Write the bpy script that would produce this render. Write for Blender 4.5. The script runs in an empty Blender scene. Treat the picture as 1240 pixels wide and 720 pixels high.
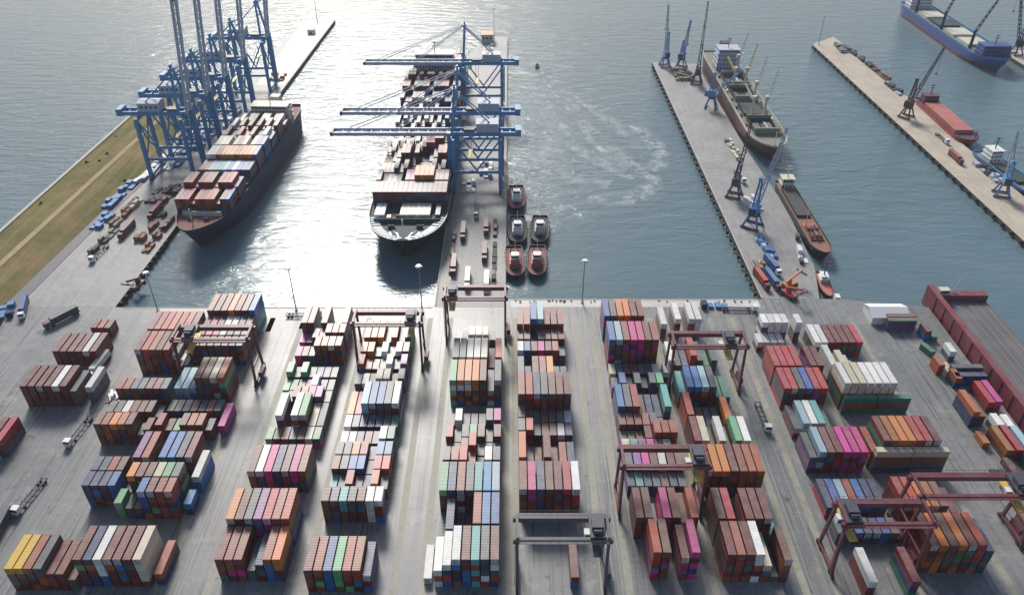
import bpy, bmesh, math, random, re
from mathutils import Vector, Matrix

random.seed(7)
R = math.radians
scene = bpy.context.scene
col = scene.collection

# ------------------------------------------------------------------ camera
cam_d = bpy.data.cameras.new("camera")
cam = bpy.data.objects.new("camera", cam_d)
col.objects.link(cam)
cam.location = (0, 0, 205)
cam.rotation_euler = (R(90 - 35.1), 0, 0)
cam_d.sensor_width = 36
cam_d.lens = 36 * 940 / 1240
cam_d.shift_x = 0.0024
cam_d.clip_start = 1
cam_d.clip_end = 30000
scene.camera = cam

# ------------------------------------------------------------------ sky, sun, exposure
SUN_AZ, SUN_EL = R(-13), R(37)            # azimuth from +Y towards +X
world = bpy.data.worlds.new("World")
scene.world = world
world.use_nodes = True
wn = world.node_tree.nodes
wl = world.node_tree.links
sky = wn.new("ShaderNodeTexSky")
sky.sky_type = 'NISHITA'
sky.sun_disc = False
sky.sun_elevation = SUN_EL
sky.sun_rotation = SUN_AZ
sky.air_density = 1.0
sky.dust_density = 2.0
sky.ozone_density = 2.0
wl.new(sky.outputs[0], wn["Background"].inputs[0])
wn["Background"].inputs[1].default_value = 0.072
sun_d = bpy.data.lights.new("sun", 'SUN')
sun_d.energy = 2.4
sun_d.angle = R(15)
sun_d.color = (1.0, 0.96, 0.90)
sun = bpy.data.objects.new("sun", sun_d)
col.objects.link(sun)
sv = Vector((math.sin(SUN_AZ) * math.cos(SUN_EL), math.cos(SUN_AZ) * math.cos(SUN_EL), math.sin(SUN_EL)))
sun.rotation_euler = (-sv).to_track_quat('-Z', 'Y').to_euler()
scene.view_settings.view_transform = 'Standard'
scene.view_settings.look = 'None'
scene.view_settings.exposure = 0.75
scene.view_settings.gamma = 1.0
scene.render.resolution_x = 1024
scene.render.resolution_y = 594

# ------------------------------------------------------------------ materials
MATS = {}
def nodes_of(m):
    m.use_nodes = True
    nt = m.node_tree
    return nt, nt.nodes, nt.links, nt.nodes["Principled BSDF"]

def paint(name, c, rough=0.5, metal=0.0, wear=0.25, wear_c=(0.22, 0.19, 0.17), scale=0.6, vary=0.0, dust=0.0, spec=0.5):
    """painted or plain surface: colour, blotchy wear, per-thing variation, settled dust on upward faces"""
    if name in MATS: return MATS[name]
    m = bpy.data.materials.new(name)
    nt, N, L, P = nodes_of(m)
    geo = N.new("ShaderNodeNewGeometry")
    n1 = N.new("ShaderNodeTexNoise"); n1.inputs["Scale"].default_value = scale
    n1.inputs["Detail"].default_value = 6; n1.inputs["Roughness"].default_value = 0.65
    L.new(geo.outputs["Position"], n1.inputs["Vector"])
    rp = N.new("ShaderNodeMapRange"); rp.inputs["From Min"].default_value = 0.42; rp.inputs["From Max"].default_value = 0.75
    rp.inputs["To Max"].default_value = wear
    L.new(n1.outputs["Fac"], rp.inputs["Value"])
    base = N.new("ShaderNodeHueSaturation")
    base.inputs["Color"].default_value = (*c, 1)
    if vary: base.inputs["Saturation"].default_value = 1.25
    if vary:
        oi = N.new("ShaderNodeObjectInfo"); at = N.new("ShaderNodeAttribute"); at.attribute_name = "rnd"
        ad = N.new("ShaderNodeMath"); ad.operation = 'ADD'
        L.new(oi.outputs["Random"], ad.inputs[0]); L.new(at.outputs["Fac"], ad.inputs[1])
        fr = N.new("ShaderNodeMath"); fr.operation = 'FRACT'; L.new(ad.outputs[0], fr.inputs[0])
        mr = N.new("ShaderNodeMapRange"); mr.inputs["To Min"].default_value = 1 - vary; mr.inputs["To Max"].default_value = 1 + vary
        L.new(fr.outputs[0], mr.inputs["Value"]); L.new(mr.outputs[0], base.inputs["Value"])
        m2 = N.new("ShaderNodeMapRange"); m2.inputs["To Min"].default_value = 0.485; m2.inputs["To Max"].default_value = 0.515
        mu = N.new("ShaderNodeMath"); mu.operation = 'MULTIPLY'; mu.inputs[1].default_value = 7.31
        f2 = N.new("ShaderNodeMath"); f2.operation = 'FRACT'
        L.new(fr.outputs[0], mu.inputs[0]); L.new(mu.outputs[0], f2.inputs[0]); L.new(f2.outputs[0], m2.inputs["Value"])
        L.new(m2.outputs[0], base.inputs["Hue"])
    mx = N.new("ShaderNodeMixRGB"); mx.inputs["Color2"].default_value = (*wear_c, 1)
    L.new(rp.outputs[0], mx.inputs["Fac"]); L.new(base.outputs[0], mx.inputs["Color1"])
    out = mx.outputs[0]
    if dust:
        sp = N.new("ShaderNodeSeparateXYZ"); L.new(geo.outputs["True Normal"], sp.inputs[0])
        n2 = N.new("ShaderNodeTexNoise"); n2.inputs["Scale"].default_value = 0.35; n2.inputs["Detail"].default_value = 3
        L.new(geo.outputs["Position"], n2.inputs["Vector"])
        d0 = N.new("ShaderNodeMath"); d0.operation = 'MULTIPLY'; L.new(sp.outputs["Z"], d0.inputs[0]); L.new(n2.outputs["Fac"], d0.inputs[1])
        d1 = N.new("ShaderNodeMapRange"); d1.inputs["To Max"].default_value = dust * 2
        L.new(d0.outputs[0], d1.inputs["Value"])
        m3 = N.new("ShaderNodeMixRGB"); m3.inputs["Color2"].default_value = (0.40, 0.36, 0.32, 1)
        L.new(d1.outputs[0], m3.inputs["Fac"]); L.new(out, m3.inputs["Color1"]); out = m3.outputs[0]
    L.new(out, P.inputs["Base Color"])
    P.inputs["Roughness"].default_value = rough
    P.inputs["Metallic"].default_value = metal
    P.inputs["Specular IOR Level"].default_value = spec
    MATS[name] = m
    return m

CC = {  # container paints: key -> (word, colour)
 'r': ('dark red', (0.130, 0.027, 0.025)), 'R': ('bright red', (0.40, 0.040, 0.040)), 'o': ('rust orange', (0.36, 0.105, 0.04)),
 'O': ('orange', (0.58, 0.20, 0.04)), 'b': ('blue', (0.025, 0.115, 0.32)), 'B': ('bright blue', (0.025, 0.17, 0.42)),
 'n': ('navy blue', (0.022, 0.042, 0.10)), 'w': ('white', (0.74, 0.74, 0.71)), 'c': ('cream', (0.64, 0.59, 0.46)),
 'g': ('light green', (0.16, 0.38, 0.20)), 'G': ('dark green', (0.03, 0.15, 0.10)), 't': ('teal', (0.13, 0.36, 0.34)),
 'l': ('pale blue', (0.34, 0.48, 0.53)), 'p': ('magenta pink', (0.52, 0.06, 0.24)), 'P': ('purple', (0.20, 0.09, 0.22)),
 'y': ('yellow', (0.60, 0.42, 0.08)), 'k': ('slate grey', (0.065, 0.075, 0.088)), 's': ('salmon red', (0.28, 0.085, 0.065)),
 'm': ('brown', (0.135, 0.062, 0.048))}
CKEYS = list(CC)
def cmat(k): return paint("container_paint_" + CC[k][0].replace(' ', '_'), CC[k][1], 0.42, wear=0.35, vary=0.22, dust=0.22, scale=0.5)
STEEL = paint("galvanised_steel", (0.32, 0.33, 0.34), 0.45, 0.6)
DARK = paint("dark_rubber", (0.025, 0.025, 0.027), 0.8)
BLACK = paint("black_hull_paint", (0.016, 0.02, 0.028), 0.45, wear=0.15, wear_c=(0.06, 0.06, 0.065), spec=0.3)
NAVY = paint("navy_hull_paint", (0.014, 0.024, 0.065), 0.45, wear=0.2, wear_c=(0.05, 0.055, 0.08), spec=0.3)
HULLBLUE = paint("blue_hull_paint", (0.02, 0.07, 0.25), 0.4, wear=0.25)
BOOT = paint("antifouling_red", (0.16, 0.03, 0.025), 0.6)
WHITE = paint("white_paint", (0.76, 0.76, 0.74), 0.45, wear=0.2, wear_c=(0.45, 0.38, 0.30))
CREAM = paint("cream_paint", (0.60, 0.56, 0.44), 0.5)
CBLUE = paint("crane_blue_paint", (0.085, 0.25, 0.45), 0.4, wear=0.3, wear_c=(0.10, 0.20, 0.34), scale=0.25)
CPALE = paint("crane_pale_paint", (0.42, 0.46, 0.54), 0.45, wear=0.3, scale=0.25)
CDARK = paint("crane_dark_paint", (0.05, 0.055, 0.075), 0.5)
CRED = paint("gantry_red_paint", (0.14, 0.03, 0.042), 0.45, wear=0.35, scale=0.3)
CGREY = paint("gantry_grey_paint", (0.07, 0.075, 0.09), 0.5)
DECKG = paint("deck_green_grey", (0.05, 0.08, 0.078), 0.6, wear=0.4, wear_c=(0.10, 0.075, 0.06), scale=0.2, spec=0.15)
DECKR = paint("deck_red_brown", (0.22, 0.075, 0.06), 0.6, wear=0.45, scale=0.25, spec=0.15)
DECKK = paint("deck_dark_steel", (0.07, 0.075, 0.08), 0.6, wear=0.4, wear_c=(0.16, 0.09, 0.06), scale=0.2, spec=0.15)
DECKO = paint("deck_olive", (0.21, 0.225, 0.18), 0.6, wear=0.5, wear_c=(0.25, 0.2, 0.14), scale=0.2, spec=0.15)
RUST = paint("rusty_steel", (0.26, 0.11, 0.065), 0.7, wear=0.6, wear_c=(0.10, 0.06, 0.05), scale=0.4)
REDP = paint("bright_red_paint", (0.42, 0.05, 0.045), 0.4)
SALM = paint("hatch_salmon_paint", (0.48, 0.14, 0.11), 0.5, wear=0.3, scale=0.3)
ORNG = paint("orange_paint", (0.55, 0.2, 0.05), 0.45)
YELL = paint("yellow_paint", (0.6, 0.42, 0.06), 0.45)
BLUEP = paint("bright_blue_paint", (0.03, 0.17, 0.42), 0.4)
DOCKRED = paint("dock_red_paint", (0.20, 0.03, 0.045), 0.5, wear=0.4, scale=0.2)
GLASS = paint("dark_window_glass", (0.02, 0.03, 0.04), 0.08, wear=0.0)
TARP = paint("blue_tarpaulin", (0.05, 0.19, 0.40), 0.55)
MAROOND = paint("dark_maroon_paint", (0.10, 0.035, 0.045), 0.55)

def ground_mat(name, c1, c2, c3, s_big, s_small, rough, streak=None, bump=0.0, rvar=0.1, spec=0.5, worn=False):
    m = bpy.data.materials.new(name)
    nt, N, L, P = nodes_of(m)
    geo = N.new("ShaderNodeNewGeometry")
    def noise(s, det, vec=None, r=0.6):
        n = N.new("ShaderNodeTexNoise"); n.inputs["Scale"].default_value = s; n.inputs["Detail"].default_value = det
        n.inputs["Roughness"].default_value = r
        L.new(vec or geo.outputs["Position"], n.inputs["Vector"]); return n
    a = noise(s_big, 5); b = noise(s_small, 8, r=0.7)
    r1 = N.new("ShaderNodeMapRange"); r1.inputs["From Min"].default_value = 0.38; r1.inputs["From Max"].default_value = 0.64
    L.new(a.outputs["Fac"], r1.inputs["Value"])
    x = N.new("ShaderNodeMixRGB"); x.inputs["Color1"].default_value = (*c1, 1); x.inputs["Color2"].default_value = (*c2, 1)
    L.new(r1.outputs[0], x.inputs["Fac"])
    r2 = N.new("ShaderNodeMapRange"); r2.inputs["From Min"].default_value = 0.5; r2.inputs["From Max"].default_value = 0.72
    r2.inputs["To Max"].default_value = 0.75
    L.new(b.outputs["Fac"], r2.inputs["Value"])
    y = N.new("ShaderNodeMixRGB"); y.inputs["Color2"].default_value = (*c3, 1)
    L.new(r2.outputs[0], y.inputs["Fac"]); L.new(x.outputs[0], y.inputs["Color1"])
    out = y.outputs[0]
    if streak:
        mp = N.new("ShaderNodeMapping"); mp.inputs["Scale"].default_value = streak[0]
        L.new(geo.outputs["Position"], mp.inputs["Vector"])
        s = noise(1.0, 4, mp.outputs[0])
        r3 = N.new("ShaderNodeMapRange"); r3.inputs["From Min"].default_value = 0.5; r3.inputs["From Max"].default_value = 0.75
        r3.inputs["To Max"].default_value = streak[2]
        L.new(s.outputs["Fac"], r3.inputs["Value"])
        z = N.new("ShaderNodeMixRGB"); z.inputs["Color2"].default_value = (*streak[1], 1)
        L.new(r3.outputs[0], z.inputs["Fac"]); L.new(out, z.inputs["Color1"]); out = z.outputs[0]
    if worn:      # dark tyre tracks along the lanes, oil spots, cast slab joints
        def layer(fac, c, out):
            z = N.new("ShaderNodeMixRGB"); z.inputs["Color2"].default_value = (*c, 1)
            L.new(fac, z.inputs["Fac"]); L.new(out, z.inputs["Color1"]); return z.outputs[0]
        def rng_(val, a_, b_, m_):
            r = N.new("ShaderNodeMapRange"); r.inputs["From Min"].default_value = a_; r.inputs["From Max"].default_value = b_; r.inputs["To Max"].default_value = m_
            L.new(val, r.inputs["Value"]); return r.outputs[0]
        mp = N.new("ShaderNodeMapping"); mp.inputs["Scale"].default_value = (1.1, 0.02, 1); L.new(geo.outputs["Position"], mp.inputs["Vector"])
        out = layer(rng_(noise(1.0, 3, mp.outputs[0]).outputs["Fac"], .53, .66, .8), (0.07, 0.072, 0.075), out)
        out = layer(rng_(noise(0.22, 3).outputs["Fac"], .62, .72, .75), (0.06, 0.058, 0.055), out)
        out = layer(rng_(noise(0.10, 4, r=.75).outputs["Fac"], .56, .66, .6), (0.31, 0.30, 0.265), out)
        bk = N.new("ShaderNodeTexBrick"); bk.inputs["Scale"].default_value = 1.0; bk.inputs["Mortar Size"].default_value = 0.07
        bk.inputs["Brick Width"].default_value = 9.0; bk.inputs["Row Height"].default_value = 6.0; bk.offset = 0.0
        bk.inputs["Color1"].default_value = (0, 0, 0, 1); bk.inputs["Color2"].default_value = (.12, .12, .12, 1); bk.inputs["Mortar"].default_value = (1, 1, 1, 1)
        L.new(geo.outputs["Position"], bk.inputs["Vector"])
        out = layer(rng_(bk.outputs["Color"], 0, 1, .45), (0.075, 0.075, 0.072), out)
    L.new(out, P.inputs["Base Color"])
    rr = N.new("ShaderNodeMapRange"); rr.inputs["To Min"].default_value = rough - rvar; rr.inputs["To Max"].default_value = rough + rvar
    L.new(a.outputs["Fac"], rr.inputs["Value"]); L.new(rr.outputs[0], P.inputs["Roughness"])
    P.inputs["Specular IOR Level"].default_value = spec
    if bump:
        bp = N.new("ShaderNodeBump"); bp.inputs["Strength"].default_value = bump; bp.inputs["Distance"].default_value = 0.2
        L.new(b.outputs["Fac"], bp.inputs["Height"]); L.new(bp.outputs[0], P.inputs["Normal"])
    MATS[name] = m
    return m

YARD = ground_mat("worn_yard_asphalt", (0.168, 0.172, 0.172), (0.235, 0.236, 0.226), (0.115, 0.12, 0.125), 0.022, 0.35, 0.42,
                  streak=((0.30, 0.008, 1), (0.30, 0.295, 0.27), 0.45), worn=True)
APRON = ground_mat("pale_quay_concrete", (0.45, 0.44, 0.41), (0.54, 0.53, 0.49), (0.34, 0.33, 0.30), 0.05, 0.5, 0.5)
PIERC = ground_mat("pier_concrete", (0.23, 0.225, 0.215), (0.31, 0.30, 0.28), (0.13, 0.125, 0.12), 0.06, 0.4, 0.55,
                   streak=((0.5, 0.03, 1), (0.14, 0.13, 0.12), 0.5))
TANPIER = ground_mat("dusty_tan_pier", (0.42, 0.36, 0.28), (0.52, 0.45, 0.35), (0.29, 0.24, 0.19), 0.06, 0.4, 0.75,
                     streak=((0.6, 0.03, 1), (0.25, 0.20, 0.15), 0.5))
RUNWAY = ground_mat("crane_runway_concrete", (0.25, 0.245, 0.19), (0.32, 0.305, 0.24), (0.13, 0.14, 0.105), 0.12, 0.5, 0.55)
BERM = ground_mat("dry_grass_earth", (0.25, 0.185, 0.09), (0.145, 0.14, 0.05), (0.10, 0.105, 0.04), 0.03, 0.16, 0.95, bump=0.4,
                  streak=((0.12, 0.008, 1), (0.36, 0.28, 0.15), 0.7), spec=0.1)
TRACKM = ground_mat("sandy_track", (0.42, 0.33, 0.21), (0.36, 0.28, 0.18), (0.28, 0.22, 0.13), 0.1, 0.5, 0.9, spec=0.1)
ROADM = ground_mat("dark_road_asphalt", (0.105, 0.105, 0.115), (0.13, 0.13, 0.14), (0.08, 0.08, 0.085), 0.05, 0.5, 0.6)
WALLC = ground_mat("sea_wall_concrete", (0.45, 0.42, 0.36), (0.52, 0.49, 0.43), (0.3, 0.28, 0.24), 0.1, 0.6, 0.8)
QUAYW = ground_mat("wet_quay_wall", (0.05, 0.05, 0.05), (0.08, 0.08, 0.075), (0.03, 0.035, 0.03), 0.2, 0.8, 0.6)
LINEM = paint("faded_white_line", (0.36, 0.36, 0.34), 0.6, wear=0.95, wear_c=(0.22, 0.22, 0.21), scale=0.9)

def water_mat():
    m = bpy.data.materials.new("harbour_water")
    nt, N, L, P = nodes_of(m)
    geo = N.new("ShaderNodeNewGeometry")
    def noise(scale, det, rough=0.55, dist=0.0):
        mp = N.new("ShaderNodeMapping"); mp.inputs["Scale"].default_value = scale
        mp.inputs["Rotation"].default_value = (0, 0, R(8))
        L.new(geo.outputs["Position"], mp.inputs["Vector"])
        n = N.new("ShaderNodeTexNoise"); n.inputs["Scale"].default_value = 1; n.inputs["Detail"].default_value = det
        n.inputs["Roughness"].default_value = rough; n.inputs["Distortion"].default_value = dist
        L.new(mp.outputs[0], n.inputs["Vector"]); return n.outputs["Fac"]
    swell = noise((0.05, 0.16, 1), 4, 0.6, 0.6)
    chop = noise((0.22, 0.5, 1), 5, 0.65, 0.3)
    patch = noise((0.007, 0.013, 1), 4, 0.55, 1.2)
    h = N.new("ShaderNodeMath"); h.operation = 'MULTIPLY_ADD'; h.inputs[1].default_value = 4.0
    L.new(swell, h.inputs[0]); L.new(chop, h.inputs[2])
    bp = N.new("ShaderNodeBump"); bp.inputs["Strength"].default_value = 0.5; bp.inputs["Distance"].default_value = 0.6
    L.new(h.outputs[0], bp.inputs["Height"]); L.new(bp.outputs[0], P.inputs["Normal"])
    # the inner basins behind the quay are sheltered: the ripple dies away towards the quay, in ragged slicks
    sx = N.new("ShaderNodeSeparateXYZ"); L.new(geo.outputs["Position"], sx.inputs[0])
    wob = N.new("ShaderNodeMath"); wob.operation = 'MULTIPLY_ADD'; wob.inputs[1].default_value = 130.0
    L.new(noise((0.012, 0.03, 1), 4, 0.6, 1.0), wob.inputs[0]); L.new(sx.outputs["Y"], wob.inputs[2])
    sh = N.new("ShaderNodeMapRange"); sh.interpolation_type = 'SMOOTHSTEP'
    sh.inputs["From Min"].default_value = 375; sh.inputs["From Max"].default_value = 490
    sh.inputs["To Min"].default_value = 0.2; sh.inputs["To Max"].default_value = 0.5
    L.new(wob.outputs[0], sh.inputs["Value"]); L.new(sh.outputs[0], bp.inputs["Strength"])
    # wind patches: rougher and smoother water
    rr = N.new("ShaderNodeMapRange"); rr.inputs["From Min"].default_value = 0.36; rr.inputs["From Max"].default_value = 0.62
    rr.inputs["To Min"].default_value = 0.05; rr.inputs["To Max"].default_value = 0.18
    L.new(patch, rr.inputs["Value"]); L.new(rr.outputs[0], P.inputs["Roughness"])
    cm = N.new("ShaderNodeMixRGB"); cm.inputs["Color1"].default_value = (0.085, 0.148, 0.172, 1); cm.inputs["Color2"].default_value = (0.135, 0.195, 0.212, 1)
    L.new(patch, cm.inputs["Fac"]); L.new(cm.outputs[0], P.inputs["Base Color"])
    P.inputs["IOR"].default_value = 1.33
    P.inputs["Specular IOR Level"].default_value = 0.5
    MATS["harbour_water"] = m
    return m
WATER = water_mat()

# ------------------------------------------------------------------ mesh helpers
class MB:
    """collects boxes, beams and tubes, and links them as ONE mesh object"""
    def __init__(s): s.v = []; s.f = []; s.m = []
    def add(s, vs, fs, m=0):
        o = len(s.v); s.v += [tuple(x) for x in vs]
        s.f += [tuple(i + o for i in q) for q in fs]; s.m += [m] * len(fs)
    def box(s, x0, x1, y0, y1, z0, z1, m=0):
        s.add([(x0, y0, z0), (x1, y0, z0), (x1, y1, z0), (x0, y1, z0), (x0, y0, z1), (x1, y0, z1), (x1, y1, z1), (x0, y1, z1)],
              [(0, 3, 2, 1), (4, 5, 6, 7), (0, 1, 5, 4), (1, 2, 6, 5), (2, 3, 7, 6), (3, 0, 4, 7)], m)
        return s
    def beam(s, p, q, w, h=None, m=0):
        h = h or w
        p = Vector(p); q = Vector(q); d = (q - p).normalized()
        up = Vector((0, 0, 1)) if abs(d.z) < 0.95 else Vector((0, 1, 0))
        a = d.cross(up).normalized() * (w / 2); b = a.cross(d).normalized() * (h / 2)
        vs = [p - a - b, p + a - b, p + a + b, p - a + b, q - a - b, q + a - b, q + a + b, q - a + b]
        s.add(vs, [(0, 3, 2, 1), (4, 5, 6, 7), (0, 1, 5, 4), (1, 2, 6, 5), (2, 3, 7, 6), (3, 0, 4, 7)], m)
        return s
    def tube(s, p, q, r0, r1=None, n=8, m=0):
        r1 = r0 if r1 is None else r1
        p = Vector(p); q = Vector(q); d = (q - p).normalized()
        up = Vector((0, 0, 1)) if abs(d.z) < 0.95 else Vector((1, 0, 0))
        a = d.cross(up).normalized(); b = d.cross(a)
        vs = []
        for c, r in ((p, r0), (q, r1)):
            for i in range(n):
                t = 2 * math.pi * i / n
                vs.append(c + a * (r * math.cos(t)) + b * (r * math.sin(t)))
        fs = [(i, (i + 1) % n, n + (i + 1) % n, n + i) for i in range(n)] + [tuple(range(n))[::-1], tuple(range(n, 2 * n))]
        s.add(vs, fs, m); return s
    def prism(s, poly, z0, z1, m=0, ms=None):
        n = len(poly)
        vs = [(x, y, z0) for x, y in poly] + [(x, y, z1) for x, y in poly]
        s.add(vs, [tuple(range(n, 2 * n))], m)
        s.add(vs, [tuple(range(n))[::-1]] + [(i, (i + 1) % n, n + (i + 1) % n, n + i) for i in range(n)], m if ms is None else ms)
        return s
    def lattice(s, p, q, w, h, n, c=0.35, m=0):
        """four-chord lattice boom with diagonals, tapering slightly to the tip"""
        p = Vector(p); q = Vector(q); d = (q - p); L = d.length; d.normalize()
        up = Vector((0, 0, 1)) if abs(d.z) < 0.95 else Vector((1, 0, 0))
        a = d.cross(up).normalized(); b = a.cross(d).normalized()
        def pt(i, sx, sy):
            t = i / n; k = 1 - 0.55 * t
            return p + d * (L * t) + a * (sx * w / 2 * k) + b * (sy * h / 2 * k)
        for sx, sy in ((-1, -1), (1, -1), (1, 1), (-1, 1)): s.beam(pt(0, sx, sy), pt(n, sx, sy), c, c, m)
        for i in range(n):
            k = 1 if i % 2 else -1
            s.beam(pt(i, -k, -1), pt(i + 1, k, -1), c * .6, c * .6, m); s.beam(pt(i, -k, 1), pt(i + 1, k, 1), c * .6, c * .6, m)
            s.beam(pt(i, -1, -k), pt(i + 1, -1, k), c * .6, c * .6, m); s.beam(pt(i, 1, -k), pt(i + 1, 1, k), c * .6, c * .6, m)
        return s
    def mesh(s, name, mats):
        me = bpy.data.meshes.new(name)
        me.from_pydata(s.v, [], s.f)
        for x in (mats if isinstance(mats, (list, tuple)) else [mats]): me.materials.append(x)
        me.polygons.foreach_set("material_index", s.m)
        me.update(); return me
    def build(s, name, mats, parent=None, loc=(0, 0, 0), rz=0.0):
        o = bpy.data.objects.new(name, s.mesh(name, mats))
        col.objects.link(o); o.location = loc; o.rotation_euler = (0, 0, rz)
        if parent: o.parent = parent
        return o

def tag(o, label=None, cat=None, group=None, kind=None):
    if label: o["label"] = label
    if cat: o["category"] = cat
    if group: o["group"] = group
    if kind: o["kind"] = kind
    return o
def empty(name, loc=(0, 0, 0), rz=0.0, label=None, cat=None, group=None):
    o = bpy.data.objects.new(name, None); col.objects.link(o)
    o.location = loc; o.rotation_euler = (0, 0, rz); o.empty_display_size = 1
    return tag(o, label, cat, group)
def copy_tree(o, loc=None, rz=None, label=None, parent=None):
    c = o.copy(); col.objects.link(c)
    if parent: c.parent = parent
    if loc is not None: c.location = loc
    if rz is not None: c.rotation_euler = (0, 0, rz)
    if label: c["label"] = label
    for ch in list(KIDS.get(o.name, [])) or list(o.children): copy_tree(ch, parent=c)
    return c
KIDS = {}
def one(name, mb, mats, label, cat, loc=(0, 0, 0), rz=0.0, group=None):
    return tag(mb.build(name, mats, None, loc, rz), label, cat, group)
def mesh_at(name, me, parent=None, loc=(0, 0, 0), rz=0.0):
    o = bpy.data.objects.new(name, me); col.objects.link(o); o.location = loc; o.rotation_euler = (0, 0, rz)
    if parent: o.parent = parent
    return o

# ------------------------------------------------------------------ the setting: water, yard, piers
WZ = -3.0
w = MB(); w.add([(-9000, -3000, WZ), (9000, -3000, WZ), (9000, 14000, WZ), (-9000, 14000, WZ)], [(0, 1, 2, 3)])
tag(w.build("harbour_water", WATER), kind="structure")

# sea haze: one closed box of thin air round the harbour
hz = bpy.data.materials.new("sea_haze")
hz.use_nodes = True
hn = hz.node_tree
hn.nodes.clear()
pv = hn.nodes.new("ShaderNodeVolumePrincipled"); ho = hn.nodes.new("ShaderNodeOutputMaterial")
pv.inputs["Color"].default_value = (0.88, 0.93, 1.0, 1)
pv.inputs["Density"].default_value = 0.00008
pv.inputs["Anisotropy"].default_value = 0.25
hn.links.new(pv.outputs[0], ho.inputs["Volume"])
hb0 = MB().box(-1000, 1000, -420, 1500, -9.5, 212)
tag(hb0.build("haze", hz), kind="stuff")

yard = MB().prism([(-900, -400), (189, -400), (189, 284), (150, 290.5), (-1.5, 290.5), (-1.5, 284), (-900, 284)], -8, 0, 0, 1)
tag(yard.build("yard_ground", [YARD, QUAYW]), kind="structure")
ap = MB()
ap.prism([(-157, 266), (-101, 266), (-101, 283.4), (-157, 283.4)], 0, 0.004)
ap.prism([(-101, 268), (-64, 268), (-64, 283.4), (-101, 283.4)], 0, 0.004)
ap.prism([(0.6, 284.3), (113.5, 284.3), (113.5, 289.5), (0.6, 289.5)], 0, 0.004)
tag(ap.build("quay_apron", APRON), kind="structure")

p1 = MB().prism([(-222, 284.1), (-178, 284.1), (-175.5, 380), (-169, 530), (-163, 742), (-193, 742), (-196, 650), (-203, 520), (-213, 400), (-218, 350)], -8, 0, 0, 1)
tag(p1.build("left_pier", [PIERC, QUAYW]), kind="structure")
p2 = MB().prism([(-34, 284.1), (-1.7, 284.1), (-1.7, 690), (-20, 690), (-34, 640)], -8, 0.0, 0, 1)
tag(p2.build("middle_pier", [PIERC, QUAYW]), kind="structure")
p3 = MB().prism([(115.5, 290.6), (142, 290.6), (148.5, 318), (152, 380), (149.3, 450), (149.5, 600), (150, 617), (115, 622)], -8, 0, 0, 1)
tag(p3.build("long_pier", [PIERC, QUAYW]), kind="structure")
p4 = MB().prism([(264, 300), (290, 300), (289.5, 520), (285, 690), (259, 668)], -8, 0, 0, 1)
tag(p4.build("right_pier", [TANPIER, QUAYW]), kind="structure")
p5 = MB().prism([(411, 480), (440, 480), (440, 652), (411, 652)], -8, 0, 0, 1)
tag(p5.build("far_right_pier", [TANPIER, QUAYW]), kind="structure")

fq = MB().prism([(-190.5, 570), (-169.5, 570), (-165, 740), (-190.5, 740)], -0.5, 0.006)
tag(fq.build("pale_pier_head", APRON), kind="structure")

# grassy embankment with its track and sea wall (left edge of the harbour)
em = MB()
ys = [284.1, 320, 360, 400, 440, 480, 520, 545]
prof = []
for i, y in enumerate(ys):
    xl = -265.5 + (y - 284) * 0.034; xr = -229 + (y - 284) * 0.075
    wd = xr - xl
    prof.append([(xl, y, -6), (xl, y, 1.2), (xl + wd * .25, y, 2.6), (xl + wd * .5, y, 3.0), (xl + wd * .75, y, 1.8), (xr, y, 0.03), (xr, y, -6)])
for a, b in zip(prof, prof[1:]):
    for k in range(6): em.add([a[k], a[k + 1], b[k + 1], b[k]], [(0, 1, 2, 3)])
em.add(prof[0], [tuple(range(7))]); em.add(prof[-1], [tuple(range(7))[::-1]])
tag(em.build("grass_embankment", BERM), kind="structure")
tk = MB()
for a, b in zip(prof, prof[1:]):
    tk.add([(a[3][0] - 1.6, a[3][1], 2.998), (a[3][0] + 1.6, a[3][1], 2.95), (b[3][0] + 1.6, b[3][1], 2.95), (b[3][0] - 1.6, b[3][1], 2.998)], [(0, 1, 2, 3)])
for v in range(len(tk.v)): tk.v[v] = (tk.v[v][0], tk.v[v][1], tk.v[v][2] + 0.06)
tag(tk.build("dirt_track", TRACKM), kind="structure")
rd = MB().prism([(-229, 284.2), (-222.3, 284.2), (-218.4, 350), (-213.4, 400), (-203.4, 520), (-209, 540), (-220, 440), (-224, 370)], -6, -0.05, 0)
tag(rd.build("pier_road", ROADM), kind="structure")
sw = MB()
for a, b in zip(prof, prof[1:]):
    sw.beam((a[1][0] - .9, a[1][1], 0.2), (b[1][0] - .9, b[1][1], 0.2), 1.9, 3.4)
one("sea_wall", sw, WALLC, "pale concrete sea wall along the outer edge of the grass embankment", "wall")

# quay parapet kerbs and gantry runways
kb = MB()
for x0, x1, y in ((-176, -101, 283.2), (-101, -35, 283.2), (0.5, 113, 289.6)):
    kb.box(x0, x1, y, y + 0.6, 0, 0.1)
for x, y0, y1 in ((-34, 285, 640), (-2.6, 291, 688), (115.2, 291, 620)):
    kb.box(x + .2, x + .7, y0, y1, 0, 0.32)
tag(kb.build("quay_kerb", WALLC), kind="structure")
rw = MB()
for x in (-104.6, -90.5, -62.0, -34.9, -26.0, -1.2, 2.0, 28.5, 36.0, 61.7, 88.5, 98.2, 122.8, 150.6):
    rw.box(x - 1.15, x + 1.15, 100, 276, -0.5, 0.004)
for x in (-31.5, -5.0): rw.box(x - 0.35, x + 0.35, 286, 640, -0.5, 0.008)
tag(rw.build("crane_runway", RUNWAY), kind="structure")
ln = MB()
for x in (-98.5, -93.6, -32.9, -29.0, 30.6, 33.8, 91.0, 95.2, -150.5, -153.5):
    ln.box(x - 0.08, x + 0.08, 105, 268, -0.4, 0.006)
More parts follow.
